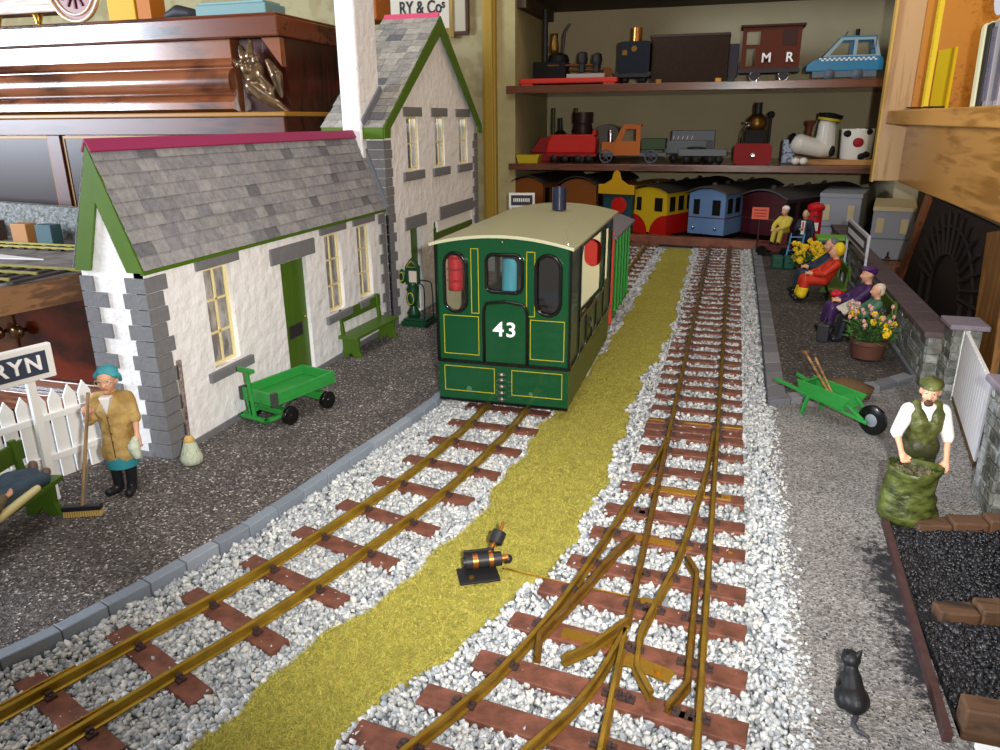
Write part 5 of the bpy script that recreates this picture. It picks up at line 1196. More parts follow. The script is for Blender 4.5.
tk = thing('luggage_trolley', 'dark red low trolley with black wheels carrying the yellow jacketed figure', 'trolley', (1.80,30.0,.085), -.3)
MB().box(-.62,.62,-.36,.36,.34,.46).box(-.2,.4,-.25,.3,.46,.88).build('deck', M('dark_red','#5c1f1f',.5), tk, bevel=.015)
for x in (-.42,.42):
    for s in (-1,1): MB().cyl((x,s*.38,.19),(x,s*.45,.19),.19,n=18).build('wheel', M('black_gloss'), tk, auto=True)
MB().box(-.5,.5,-.36,.36,.22,.34).build('chassis', M('dark_red'), tk)
pb = thing('post_box', 'bright red cylindrical pillar box behind the standing navy coated man', 'post box', (3.12,31.0,.085)); pb.scale = (1,1,1.22)
MB().lathe([(.30,0),(.30,.12),(.25,.14),(.25,1.3),(.31,1.32),(.32,1.42),(.24,1.50),(.0,1.56)], n=24).build('body', M('pillar_red','#c1121c',.25,coat=.4), pb, auto=True)
MB().box(-.12,.12,-.27,-.24,1.12,1.16).build('slot', M('black_iron'), pb); MB().box(-.12,.12,-.265,-.24,.7,.95).build('plate', M('white_cloth'), pb)
rs = thing('red_sign', 'small orange red sign on a dark post at the platform end', 'sign', (1.12,30.4,.085), -.1)
MB().cyl((0,0,0),(0,0,1.35),.04).build('post', M('dark_red2','#3a1512',.5), rs); MB().box(-.30,.30,-.05,-.01,1.28,1.72).build('board', M('salmon','#cf5a40',.5), rs)
m_ = MB()
for z in (1.38,1.48,1.60): m_.box(-.22,.22,-.056,-.05,z,z+.035)
m_.build('lettering', M('dark_red_letter','#8a2018',.5), rs)
gb = thing('market_barrow', 'turquoise green stall barrow behind the yellow flowers near the red pillar box', 'barrow', (3.62,26.9,.085), 0)
tq = M('turquoise','#2a9a72',.45)
MB().box(-.75,.75,-.4,.4,.85,.95).build('top', tq, gb, bevel=.01); MB().box(-.7,.7,-.35,.35,.35,.42).build('shelf', tq, gb)
for x in (-.7,.7):
    for y_ in (-.35,.35): MB().box(x-.04,x+.04,y_-.04,y_+.04,0,1.15).build('leg', tq, gb)
MB().box(-.8,.8,-.45,.45,1.13,1.2).build('canopy', M('lime_green','#6fb03a',.5), gb)
o = MB().lathe([(.14,0),(.2,.04),(.21,.07),(.12,.05)],n=18).build('steel_bowl', M('chrome'), smooth=True, loc=(3.35,26.6,1.035)); tag(o, 'shiny steel bowl on the turquoise stall barrow', 'bowl')

# ================================================================== ALCOVE SHELVES
shw = wood('shelf_brown','#3e1d10','#6a3a22',.25,axis=0,coat=.3)
tag(MB().box(-9.62,6.29,34.45,40.55,6.10,6.42).box(-9.95,5.6,34.0,34.46,6.10,6.42).build('shelf', shw, bevel=.02), 'upper dark brown wall shelf holding the brake van and the blue car', 'shelf')
tag(MB().box(-9.62,6.29,34.45,40.55,2.84,3.12).box(-9.85,5.5,34.0,34.46,2.84,3.12).build('shelf', shw, bevel=.02), 'lower dark brown wall shelf holding the red tank wagon and the mugs', 'shelf')
struct(MB().box(-9.62,6.3,34.6,40.6,10.1,10.5).box(-9.62,-9.2,34.6,40.0,9.6,10.1).build('ceiling', M('dark_top','#4a3a28',.7)))
tag(MB().box(-9.6,6.28,33.3,40.58,-.25,.04).build('storage_deck', M('dark_board','#2e241c',.7)), 'dark board on the alcove floor on which the row of model carriages stands', 'deck')
bki = M('black_iron'); chrome = M('chrome')
def wheelset(mb, xs, y, z, r, w_=.06, n=16):
    for x in xs: mb.cyl((x,y-w_/2,z),(x,y+w_/2,z),r,n=n)
    return mb
Z1 = 6.42; Z2 = 3.12
# upper shelf, left to right
t = thing('red_tray', 'long red painted tray under the black stationary engine on the upper shelf', 'tray', (-7.38,35.9,Z1))
MB().box(-2.2,2.2,-1,1,.10,.32).build('tray', M('signal_red'), t, bevel=.05)
MB().box(-2.1,-1.6,-1,1,0,.10).box(1.6,2.1,-1,1,0,.10).build('foot', M('signal_red'), t)
t = thing('stationary_engine', 'black model stationary engine with tall chimney standing on the red tray', 'steam engine', (-8.3,35.9,Z1+.32))
MB().cyl((-.32,-.1,.5),(-.32,-.1,2.9),.13,.12).build('chimney', bki, t, auto=True)
MB().box(-.78,.72,-.5,.5,0,.72).lathe([(.5,.72),(.42,1.0),(.1,1.12)],(.3,0,0),16).build('firebox', M('engine_black','#131212',.5,spec=.15), t, bevel=.04)
MB().lathe([(.16,1.0),(.2,1.3),(.14,1.7),(.16,1.9)],(.12,-.1,0),14).build('brass_dome', M('dark_brass','#7d5a28',.35,metal=.8), t, smooth=True)
MB().cyl((.5,0,1.1),(.55,0,1.9),.05).cyl((.55,0,1.9),(.8,0,2.3),.04).build('lever', bki, t)
MB().cyl((-.1,-.5,.55),(2.0,-.3,.55),.05).build('steam_pipe', M('dark_copper','#6b3d20',.4,metal=.7), t)
t = thing('twin_cylinder_engine', 'small black twin cylinder engine on a pale plinth on the red tray', 'steam engine', (-6.65,35.6,Z1+.32))
MB().box(-.85,.85,-.35,.35,0,.18).build('plinth', M('pale_plinth','#a9a39b',.5), t, bevel=.02)
for x, h in ((-.2,1.05),(.45,.98)):
    MB().cyl((x,0,.25),(x,0,h*.55),.16).lathe([(.2,h*.55),(.24,h*.7),(.2,h),(.1,h*1.05)],(x,0,0),14).build('cylinder', bki, t, auto=True)
MB().cyl((-.8,0,.35),(1.1,0,.35),.06).cyl((.95,-.05,.25),(.95,.05,.25),.2).build('crankshaft', M('dark_copper'), t)
t = thing('model_locomotive', 'small dark navy model locomotive end with copper chimney on the upper shelf', 'locomotive', (-4.55,35.8,Z1))
MB().prism(rrect(-.68,.68,.45,1.75,.12),-.5,.9,'y').build('cab', M('dark_navy','#161b26',.5,spec=.15), t)
MB().cyl((0,.3,1.7),(0,.3,2.35),.24,.23,18).build('chimney', M('copper'), t, auto=True)
MB().box(-.72,.72,-.6,.9,.3,.45).box(-.78,-.6,-.7,-.6,.35,.5).box(.6,.78,-.7,-.6,.35,.5).build('running_plate', bki, t)
wheelset(MB(),(-.4,.4),-.3,.22,.22).build('wheel', bki, t, auto=True); MB().box(-.5,-.3,-.52,-.5,1.2,1.4).cyl((0,-.52,1.45),(0,-.5,1.45),.12).build('number_plate', M('dark_brass'), t)
t = thing('storage_case', 'large dark brown rectangular box standing on end on the upper shelf', 'box', (-2.2,36.0,Z1))
MB().box(-1.6,1.6,-.55,.55,0,1.98).build('body', M('case_brown','#3a2c24',.75,var=.2,spec=.1), t, bevel=.03); MB().box(-1.62,1.62,-.57,.57,1.86,1.98).build('lid', M('case_brown2','#3a2b26',.5), t, bevel=.03)
for x in (-1.25,1.25): MB().box(x-.12,x+.12,-.6,-.55,.02,.2).build('corner', M('dark_brass'), t)
t = thing('brake_van', 'brown model brake van lettered M R with open end platform on the upper shelf', 'railway wagon', (1.05,35.9,Z1))
vb = M('van_brown','#5f2e1f',.6,spec=.15); 
plate('side', rect(-1.15,1.15,.52,2.1), [rect(-.98,-.45,1.45,1.95), rect(-.95,-.6,.62,1.3)], .06, vb, t, 'y', -.55)
MB().box(-.42,1.13,-.49,.55,.52,2.1).build('cabin', M('van_brown_in','#4c2419',.5), t); MB().box(-1.15,-1.05,-.49,.55,.52,2.1).build('end_post', vb, t)
MB().box(-1.25,1.28,-.68,.68,2.1,2.2).build('roof', M('van_roof','#3b1c16',.6), t, bevel=.03)
MB().box(.42,.95,-.58,-.54,1.4,2.0).build('window', M('van_roof'), t); MB().box(-1.2,1.2,-.6,.6,.36,.52).build('underframe', bki, t)
for x in (-.55,.6):
    m_ = MB(); m_.lathe([(.24,-.04),(.24,.04)],(x,-.45,.24),20,Matrix.Rotation(PI/2,4,'X')); m_.build('wheel', bki, t, auto=True)
    m_ = MB(); m_.tube([(x+.2*math.cos(a),-.51,.24+.2*math.sin(a)) for a in [i*2*PI/18 for i in range(19)]],.028,6); m_.build('tyre', chrome, t, smooth=True)
text('lettering','M    R',.5,M('white_figures'),t,facing(.28,-.625,.92),.01,.012,1.0)
t = thing('toy_car', 'blue and white toy car with checkered waistline on the upper shelf', 'toy car', (3.95,35.9,Z1))
cb_ = M('car_blue','#2b7aa0',.35,coat=.4)
MB().prism([(-1.45,.35),(1.42,.35),(1.42,.75),(1.3,.9),(-.75,.9),(-1.2,.78),(-1.45,.6)],-.6,.6,'y').build('body', cb_, t, bevel=.04)
plate('cabin_side', [(-.85,.9),(-.25,1.6),(1.05,1.62),(1.28,.9)], [[(-.62,.95),(-.17,1.5),(.25,1.5),(.25,.95)],[(.38,.95),(.38,1.5),(.95,1.5),(1.1,.95)]], .06, M('car_white','#8fa3a8',.4), t, 'y', -.58)
plate('cabin_side', [(-.85,.9),(-.25,1.6),(1.05,1.62),(1.28,.9)], [[(-.62,.95),(-.17,1.5),(.25,1.5),(.25,.95)],[(.38,.95),(.38,1.5),(.95,1.5),(1.1,.95)]], .06, cb_, t, 'y', .5)
MB().box(-.25,1.07,-.58,.58,1.58,1.66).box(1.02,1.09,-.58,.58,1.2,1.62).build('roof', cb_, t, bevel=.02)
m_ = MB()
for k in range(12): m_.box(-1.0+k*.18,-.91+k*.18,-.615,-.60,.80,.86); m_.box(-.91+k*.18,-.82+k*.18,-.615,-.60,.74,.80)
m_.build('check_band', M('white_cloth'), t); MB().cyl((.4,0,1.66),(.4,0,1.95),.08).cyl((-.12,-.3,1.6),(.0,-.3,1.85),.02).build('roof_light', M('dark_navy'), t)
m_ = MB().box(-1.2,1.2,-.62,-.5,.12,.35); m_.build('sill', M('car_grey','#5b6670',.4), t)
wheelset(MB(),(-.55,.5),-.58,.22,.22,.1,20).build('wheel', M('car_grey'), t, auto=True)
t = thing('purple_wagon_end', 'small dark purple wagon between the brown box and the brake van', 'railway wagon', (-.42,36.2,Z1)); MB().box(-.18,.22,-.4,.4,.25,1.55).build('body', M('dark_purple','#2e2636',.5), t, bevel=.02); wheelset(MB(),(0,),-.4,.16,.16).build('wheel', bki, t, auto=True)

# lower shelf
t = thing('yellow_tray', 'small yellow open tray at the left end of the lower shelf', 'tray', (-9.05,34.7,Z2))
m_ = MB().prism([(-.45,0),(.45,0),(.55,.36),(-.55,.36)],-.35,.35,'y'); m_.build('tray', M('bright_yellow','#b8a314',.5), t, bevel=.02)
t = thing('dark_red_tender', 'sloping dark red model behind the yellow tray on the lower shelf', 'model', (-8.6,36.2,Z2)); MB().prism([(-.7,.4),(.6,.4),(.6,1.15),(-.2,1.1)],-.4,.4,'y').box(-.6,.6,-.35,.35,0,.4).build('body', M('dark_red3','#8a120f',.5), t, bevel=.03)
t = thing('tank_wagon', 'bright red model tank wagon near the left end of the lower shelf', 'railway wagon', (-7.2,35.4,Z2))
MB().prism([(-1.15,.42),(1.15,.42),(1.2,1.05),(1.02,1.24),(-.85,1.24),(-1.05,.9)],-.5,.5,'y').build('tank', M('tank_red','#c31a10',.35,coat=.4), t, bevel=.06)
m_ = MB().box(-1.15,1.2,-.45,.45,.28,.42); m_.build('underframe', M('dark_red3'), t); wheelset(MB(),(-.75,-.25,.35,.85),-.45,.17,.17).build('wheel', bki, t, auto=True)
MB().box(1.0,1.15,-.4,.4,1.2,1.42).build('end_board', M('tank_red'), t)
for nm, lab, x, pr, col in (('green_engine','dark green model engine with bottle shaped chimney behind the red tank wagon',-8.2,[(.42,0),(.42,.9),(.3,1.25),(.12,1.4),(.10,1.95)],'#1c2b1c'),('vertical_boiler_engine','black and dark pink vertical boiler engine behind the red tank wagon',-7.1,[(.4,0),(.4,1.1),(.5,1.35),(.42,1.7),(.5,1.72),(.5,2.2)],'#3a2322')):
    t = thing(nm, lab, 'steam engine', (x,37.4,Z2)); MB().lathe(pr, n=18).build('boiler', M(nm+'_c',col,.45), t, auto=True); MB().box(-.6,.6,-.3,.3,0,.9).build('frame', bki, t); MB().cyl((-.35,0,1.2),(-.35,0,2.4),.09).build('chimney', M('drab','#4a4a30',.5), t)
t = thing('grey_wagon_end', 'round topped pale grey wagon end behind the red tank wagon', 'railway wagon', (-5.9,37.3,Z2)); MB().prism([(x,z) for x,z in [(-.6,0.3),(.6,.3),(.6,1.3)]+[(.6*math.cos(a),1.3+.35*math.sin(a)) for a in [PI*i/8 for i in range(9)]]],-.5,.5,'y').build('body', M('grey_beige','#6f6c62',.6), t); wheelset(MB(),(-.3,.3),-.4,.16,.16).build('wheel', bki, t, auto=True)
t = thing('toy_lorry', 'orange toy lorry with green flat bed and spoked wheels on the lower shelf', 'toy lorry', (-4.6,35.4,Z2))
lo_ = M('lorry_orange','#b8600e',.4)
plate('cab_side', [(-.6,.35),(.55,.35),(.55,1.62),(-.25,1.62),(-.6,.9)], [[(-.28,.95),(-.1,1.45),(.35,1.45),(.35,.95)]], .06, lo_, t, 'y', -.45)
MB().prism([(-.6,.35),(.5,.35),(.5,.9),(-.6,.9)],-.38,.45,'y').box(-.25,.55,-.39,.45,1.56,1.66).box(-1.2,-.6,-.3,.3,.4,.9).build('cab', lo_, t, bevel=.03)
MB().box(.6,1.65,-.5,.5,.6,1.05).build('load_bed', M('bed_green','#3b4f38',.6), t, bevel=.02); MB().box(-1.1,1.7,-.35,.35,.3,.45).build('chassis', M('car_grey'), t)
MB().cyl((-.85,0,.9),(-.85,0,1.4),.11).build('chimney', chrome, t, auto=True)
for x in (-.95,1.05):
    m_ = MB(); m_.tube([(x+.27*math.cos(a),-.5,.30+.27*math.sin(a)) for a in [i*2*PI/20 for i in range(21)]],.035,6)
    for k in range(6): m_.cyl((x,-.5,.3),(x+.26*math.cos(k*PI/3),-.5,.3+.26*math.sin(k*PI/3)),.02,n=5)
    m_.build('spoked_wheel', M('car_grey'), t, smooth=True)
gw = M('wagon_grey','#6b7076',.5)
t = thing('grey_tender', 'grey model tender with slatted side behind the flat wagon on the lower shelf', 'railway wagon', (-1.95,36.2,Z2))
MB().box(-1.1,1.05,-.5,.5,.4,.95).box(-.8,1.05,-.45,.45,.95,1.38).build('body', gw, t, bevel=.02); m_ = MB()
for k in range(5): m_.bar((-.75+k*.2,-.52,1.0),(-.70+k*.2,-.52,1.15),.03,.02,(0,1,0))
m_.build('label_stripes', M('white_cloth'), t); wheelset(MB(),(-.7,0,.7),-.4,.18,.18).build('wheel', bki, t, auto=True)
t = thing('flat_wagon', 'grey model flat wagon with black wheels at the front of the lower shelf', 'railway wagon', (-1.3,35.0,Z2))
MB().box(-1.05,.95,-.4,.4,.34,.62).build('body', gw, t, bevel=.02); MB().lathe([(.42,0),(.42,.06),(.2,.1)],(-.3,0,.62),18).box(.1,.35,-.2,.2,.62,.95).build('load', M('black_boot'), t); wheelset(MB(),(-.7,-.3,.3,.65),-.35,.17,.17).build('wheel', bki, t, auto=True); MB().box(.95,1.12,-.05,.05,.4,.5).build('buffer', bki, t)
t = thing('stationary_engine', 'brass and black stationary engine behind a red rounded base on the lower shelf', 'steam engine', (.75,35.7,Z2))
MB().prism(rrect(-.8,.75,0,.85,.2),-.75,-.3,'y').build('base', M('base_red','#8f0c14',.6), t); MB().lathe([(.11,0),(.11,.03),(.05,.06)],(-.02,-.78,.36),16,Matrix.Rotation(PI/2,4,'X')).build('boss', chrome, t)
MB().box(-.4,.45,-.25,.5,0,1.4).build('firebox', M('engine_black'), t, bevel=.03); MB().lathe([(.35,1.35),(.42,1.6),(.4,1.85),(.2,2.05)],(.05,.1,0),18).build('boiler', M('dark_brass'), t, smooth=True)
MB().cyl((.05,.1,2.0),(.05,.1,2.5),.17,.17).build('chimney', bki, t, auto=True); MB().sph((.6,.1,2.0),.16).cyl((.6,.1,.5),(.6,.1,1.9),.06).build('governor', bki, t); MB().tube([(-.55,-.2,.8),(-.55,-.2,1.3),(-.4,-.2,1.55),(-.05,-.2,1.65)],.035).cyl((-.6,-.2,1.68),(-.15,-.2,1.68),.03).build('pipework', chrome, t, smooth=True)
t = thing('dark_blue_block', 'small dark blue patterned model block beside the white mug on the lower shelf', 'model', (2.12,35.6,Z2)); MB().box(-.2,.3,-.25,.25,.05,1.0).build('body', M('blue_pattern','#33445f',.4,col2='#9aa3b3',vscale=9,thr=(.5,.6)), t, bevel=.03); MB().box(-.25,.3,-.3,.3,0,.05).build('base', bki, t)
def stand(label, x0, x1): return tag(MB().box(x0,x1,34.7,36.2,0,.22).build('wooden_stand', wood('stand_wood','#7d4f20','#a8773a',.5), bevel=.03, loc=(0,0,Z2)), label, 'stand')
stand('pale wooden stand under the peaked cap novelty mug and the spotted cup', 2.75, 5.55)
t = thing('novelty_mug', 'white ceramic animal shaped mug wearing a black peaked cap with yellow band', 'mug', (3.45,35.5,Z2+.22))
cer = M('ceramic_white','#d9d3c6',.2,coat=.5)
MB().cap((.15,0,.45),(.15,0,1.35),.42,.36).cap((.0,-.1,.4),(-.85,-.2,.6),.36,.42).build('body', cer, t, vox=.05, sm=4)
MB().lathe([(.4,0),(.46,.1),(.5,.28),(.1,.34)],(.2,0,1.5),20,Matrix.Rotation(.15,4,'Y')).build('peaked_cap', M('engine_black'), t, auto=True); MB().lathe([(.455,.02),(.47,.12)],(.2,0,1.5),20,Matrix.Rotation(.15,4,'Y')).build('cap_band', M('bright_yellow'), t)
MB().sph((-1.15,-.1,.75),(.16,.3,.3)).sph((.42,-.3,.32),(.13,.12,.22)).build('dark_patch', M('engine_black'), t, smooth=True)
MB().cyl((-.55,.2,.8),(-.5,.2,1.35),.13,.11).lathe([(.13,0),(.22,.2),(.2,.24)],(-.5,.2,1.3),14).build('funnel', M('van_brown'), t, auto=True)
t = thing('spotted_cup', 'white ceramic cup with red and black spots beside the peaked cap mug', 'cup', (4.8,35.4,Z2+.22))
MB().lathe([(.55,0),(.6,.08),(.64,1.2),(.58,1.2),(.56,.2)],n=28).build('cup', cer, t, auto=True)
m_ = MB(); m_.sph((-.02,-.6,.68),(.21,.06,.20),14,8); m_.build('red_spot', M('base_red'), t, smooth=True); m_ = MB()
for x, z in ((-.42,1.02),(.3,1.1),(.15,.14),(.3,.2)): m_.sph((x,-.58+abs(x)*.25,z),(.19,.09,.14),12,8)
m_.build('black_spot', M('engine_black'), t, smooth=True)
for i, x in enumerate((2.45,2.75)): tag(MB().sph((0,0,.16),(.18,.16,.15)).build('pale_pebble', cer, smooth=True, loc=(x,34.55,Z2)), ('left','right')[i]+' one of two small rounded white ceramic pieces at the front of the lower shelf', 'ornament')

# ================================================================== MODEL CARRIAGES ON THE ALCOVE DECK
def coach(name, label, loc, th, W, L, H, body, roofc, z0=.12, rise=.28, wins=(), extra=None, vents=0, bodyname=None):
    t = thing(name, label, 'carriage', loc, -math.radians(th), 'model carriages in a row on the alcove deck')
    MB().box(-W/2,W/2,0,L,z0+.1,H).prism([(x,z) for x,z in arc(W/2,H-.01,rise*.8)],0,.06,'y').build('body', body, t, bevel=.015)
    pf = arc(W/2+.1,H,rise); MB().prism([(x,z+.04) for x,z in pf]+[(x,z-.02) for x,z in reversed(pf)],-.12,L+.1,'y').build('roof', roofc, t, auto=True)
    for (x0,x1,zz0,zz1) in wins: f = MB().box(x0,x1,-.03,0,zz0,zz1).build('window', M('coach_window','#1b1915',.6,spec=.05), t, bevel=.01)
    sd_ = MB()
    for k in range(int(L/.75)): sd_.box(W/2,W/2+.02,.25+k*.75,.7+k*.75,H*.58,H*.9)
    sd_.build('side_windows', M('coach_window'), t)
    v_ = MB()
    for k in range(vents): v_.lathe([(.08,0),(.13,.08),(.06,.16)],(0,.6+k*1.3,H+rise),10)
    if vents: v_.build('roof_ventilators', roofc, t)
    m_ = MB()
    for y in (.7,L-.7):
        for s in (-1,1): m_.cyl((s*W*.3,y,.2),(s*W*.36,y,.2),.2)
    m_.build('wheels', bki, t, auto=True)
    return t
M('coach_window','#1b1915',.6,spec=.05)
droof = M('dark_roof','#322e2b',.5,var=.2)
brn = M('coach_orange_brown','#7e471a',.45)
coach('model_carriage','orange brown carriage with arched end, leftmost in the row of model carriages', (-9.0,34.3,.05),12,1.5,5,2.2,brn,droof,rise=.32)
coach('model_carriage','orange brown carriage with arched end, second from left in the row behind the tram engine', (-6.65,34.3,.05),14,1.75,5,2.15,brn,droof,rise=.36)
t = coach('model_tram','teal model tram with yellow pedimented front next to the yellow and red railcar', (-4.80,33.9,.05),16,1.35,5,2.0,M('teal_dark','#22454e',.45),M('tram_yellow','#c99a18',.45),rise=.12)
MB().prism([(-.85,1.82),(.85,1.82),(.85,2.22),(.55,2.25),(.22,2.45),(.14,2.75),(0,2.85),(-.14,2.75),(-.22,2.45),(-.55,2.25),(-.85,2.22)],-.22,-.12,'y').build('pediment', M('tram_yellow'), t, bevel=.02)
MB().lathe([(.36,0),(.36,.04),(.2,.06)],(.1,-.02,1.35),20,Matrix.Rotation(PI/2,4,'X')).build('red_disc', M('tank_red'), t)
t = coach('model_railcar','yellow and red railcar with swooping red front in the row of model carriages', (-3.38,33.7,.05),25,1.72,6.4,1.95,M('railcar_yellow','#c9a81c',.4),droof,vents=4,wins=((-.62,-.38,1.15,1.72),(.28,.66,1.15,1.72)))
rd_ = M('railcar_red','#b01712',.4)
def swoop(s): return [(s*.86,.15),(s*.86,1.0)]+[(s*(.86-.80*math.sin(a)),.15+.85*math.cos(a)) for a in [PI/2*i/8 for i in range(9)]]
for s in (-1,1): MB().prism(swoop(s),-.025,0,'y').build('red_front', rd_, t)
MB().box(.86,.885,0,6.4,.15,1.0).build('red_side', rd_, t)
t = coach('model_carriage','pale blue carriage with two end windows in the middle of the row', (-.95,33.6,.05),24,1.66,6,1.92,M('coach_blue','#6585b2',.45),M('grey_roof2','#4a4543',.5),vents=4,wins=((-.60,-.32,1.05,1.68),(.26,.62,1.05,1.68)))
MB().box(-.84,.84,-.02,0,.92,.95).box(.83,.85,0,6,.92,.95).build('lining', M('dark_red'), t)
for x in (-.55,.45): MB().sph((x,-.03,.48),.07).build('lamp', chrome, t, smooth=True)
t = coach('model_carriage','dark maroon carriage with glossy grey roof at the right of the row', (1.35,33.9,.05),36,2.1,6,1.78,M('maroon','#3f0d14',.35,coat=.5),M('grey_roof3','#4d4a4a',.3,coat=.4),vents=4,rise=.32)
MB().box(-1.06,1.06,-.02,0,.88,.92).box(1.05,1.07,0,6,.88,.92).build('lining', M('dark_brass'), t)
gc = M('coach_grey','#888a92',.55); ww = M('cream_window','#b9a780',.5)
# side table holding two grey carriages beyond the garden wall
st_ = thing('side_table', 'brown wooden side table beyond the garden wall holding the two grey carriages', 'table', (5.3,30.6,0))
MB().box(-.85,1.9,-3,2.6,.0,.25).build('top', wood('table_brown','#4a2412','#7a4424',.4), st_, bevel=.02)
for x in (-.7,1.7):
    for y in (-2.8,2.4): MB().box(x-.12,x+.12,y-.12,y+.12,-15,0).build('leg', wood('table_brown','#4a2412','#7a4424',.4), st_)
def greyc(label, loc, th, W, L, H, top):
    t = thing('grey_carriage', label, 'carriage', loc, -math.radians(th)); MB().box(-W/2,W/2,0,L,.02,H).build('body', gc, t, bevel=.02)
    MB().box(-W/2-.02,W/2+.02,-.03,L,H-.0,H+.14).build('roof_rim', top, t)
    for x in (-.3*W,.28*W): MB().box(x-.12,x+.12,-.03,0,H*.55,H*.85).build('window', ww, t, bevel=.01)
    MB().box(-W/2-.01,W/2+.01,-.02,0,H*.42,H*.45).build('lining', M('car_grey'), t); MB().box(-.08,.08,-.2,0,.02,.12).cyl((0,-.1,.1),(0,-.1,.3),.03).build('coupler', bki, t)
    return t
greyc('unpainted grey carriage with cream topped roof rim at the right by the leaning dark panel', (5.42,28.9,.25),10,1.3,3.2,1.68,ww)
t = greyc('unpainted grey carriage body standing behind the red pillar box', (4.1,32.3,.05),12,1.5,3.5,2.0,gc)

# small sign beyond the tram engine
sb = board('name_board', 'small white framed dark name board on legs behind the tram engine roof', (-8.1,29.9,-.12), math.radians(12), 1.05,.58,1.75, M('white_gloss'), M('panel_dark'))
m_ = MB()
for k in range(9): m_.box(-.34+k*.076,-.295+k*.076,-.062,-.055,1.98,2.12)
m_.build('lettering', M('white_gloss'), sb)

# ================================================================== MAHOGANY DESK (left background)
mah = wood('mahogany','#2e140b','#6a3620',.22,axis=0,scale=2,coat=.4,stretch=7); mah2 = wood('mahogany_dark','#1d0a07','#3f1a10',.2,axis=2,scale=2,coat=.4); flame = wood('mahogany_flame','#4a2210','#8a5030',.22,axis=0,scale=1.6,coat=.6,stretch=2.5)
gold = M('gold_inlay','#9a6a22',.35)
YD = 21.5; XD = -13.35
ds = thing('mahogany_cabinet', 'large glossy mahogany cabinet with moulded frieze and carved bracket behind the cottage', 'cabinet', (0,0,0))
MB().box(-31,XD,YD-.05,29,7.44,8.02).box(-31,XD-.06,YD+.02,29,8.02,8.10).build('top_slab', mah, ds, bevel=.05)
MB().box(-31,XD-1.9,YD+.25,YD+1.2,6.88,7.44).build('upper_frieze', flame, ds, bevel=.02)
pr_ = [(YD+.25,6.88),(YD+.18,6.82),(YD+.12,6.7),(YD+.2,6.62)]+[(YD+.2-.32*math.sin(a),6.2+.40*math.cos(a)) for a in [PI*i/12 for i in range(13)]]+[(YD+.1,5.72),(YD+.0,5.6),(YD+.0,5.4),(YD+.3,5.3),(YD+1.3,5.3),(YD+1.3,6.88)]
MB().prism(pr_, -31, XD-1.85, 'x').build('cushion_moulding', flame, ds, auto=True)
MB().box(-31,XD+.03,YD-.12,29,5.16,5.30).build('gold_ledge', gold, ds, bevel=.03)
MB().box(-31,XD-.15,YD+.9,29,5.3,7.44).build('carcase', mah2, ds)
MB().box(-31,XD-.15,YD+.15,29,-3.,5.16).build('lower_carcase', mah2, ds)
fr = MB().box(-31,XD-.1,YD,YD+.15,4.62,5.16)
for x in (-22.6,-16.8): fr.box(x-.28,x+.28,YD,YD+.15,-3,4.62)
fr.box(XD-.7,XD-.1,YD,YD+.15,-3,4.62); fr.build('face_frame', wood('mahogany_matte','#2a110b','#552818',.38,axis=0,scale=2,stretch=7), ds, bevel=.02)
for x0, x1 in ((-30.5,-22.88),(-22.3,-17.1)):
    m_ = MB(); frame2(m_, x0, x1, -2, 4.6, y=YD+.08, t=.10); m_.build('panel_moulding', gold, ds, bevel=.02)
    MB().box(x0+.1,x1-.1,YD+.1,YD+.15,-2,4.5).build('door_panel', M('dark_polish','#240f0b',.32), ds)
# carved acanthus bracket at the corner
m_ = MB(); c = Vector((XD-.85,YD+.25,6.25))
MB().prism([(XD-1.75,5.32),(XD-.1,5.32),(XD-.1,7.42),(XD-1.75,7.42)],YD+.45,YD+.9,'y').build('bracket_backing', mah2, ds)
MB().prism([(XD-.75,7.42),(XD-.12,7.42),(XD-.12,6.6)],YD+.2,YD+.45,'y').build('corner_web', flame, ds)
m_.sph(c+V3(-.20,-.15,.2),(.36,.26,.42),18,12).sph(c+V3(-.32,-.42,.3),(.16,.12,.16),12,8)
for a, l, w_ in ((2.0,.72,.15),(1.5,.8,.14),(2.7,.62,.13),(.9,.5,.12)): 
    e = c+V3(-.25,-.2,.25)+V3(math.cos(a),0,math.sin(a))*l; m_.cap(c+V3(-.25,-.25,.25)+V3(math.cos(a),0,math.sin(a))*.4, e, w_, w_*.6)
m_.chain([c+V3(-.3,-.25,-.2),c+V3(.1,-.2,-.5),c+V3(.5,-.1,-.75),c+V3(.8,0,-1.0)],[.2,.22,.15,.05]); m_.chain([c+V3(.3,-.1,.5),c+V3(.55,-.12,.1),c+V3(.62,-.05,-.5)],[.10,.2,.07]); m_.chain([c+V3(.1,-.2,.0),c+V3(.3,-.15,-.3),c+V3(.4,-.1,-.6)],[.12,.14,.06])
m_.build('carved_leaf', M('carved_brown_highlight','#86694a',.24,metal=.55,coat=.6,var=.6,vscale=3), ds, vox=.035, sm=2)  # brown carving, its silvery gold highlight put into the metallic colour
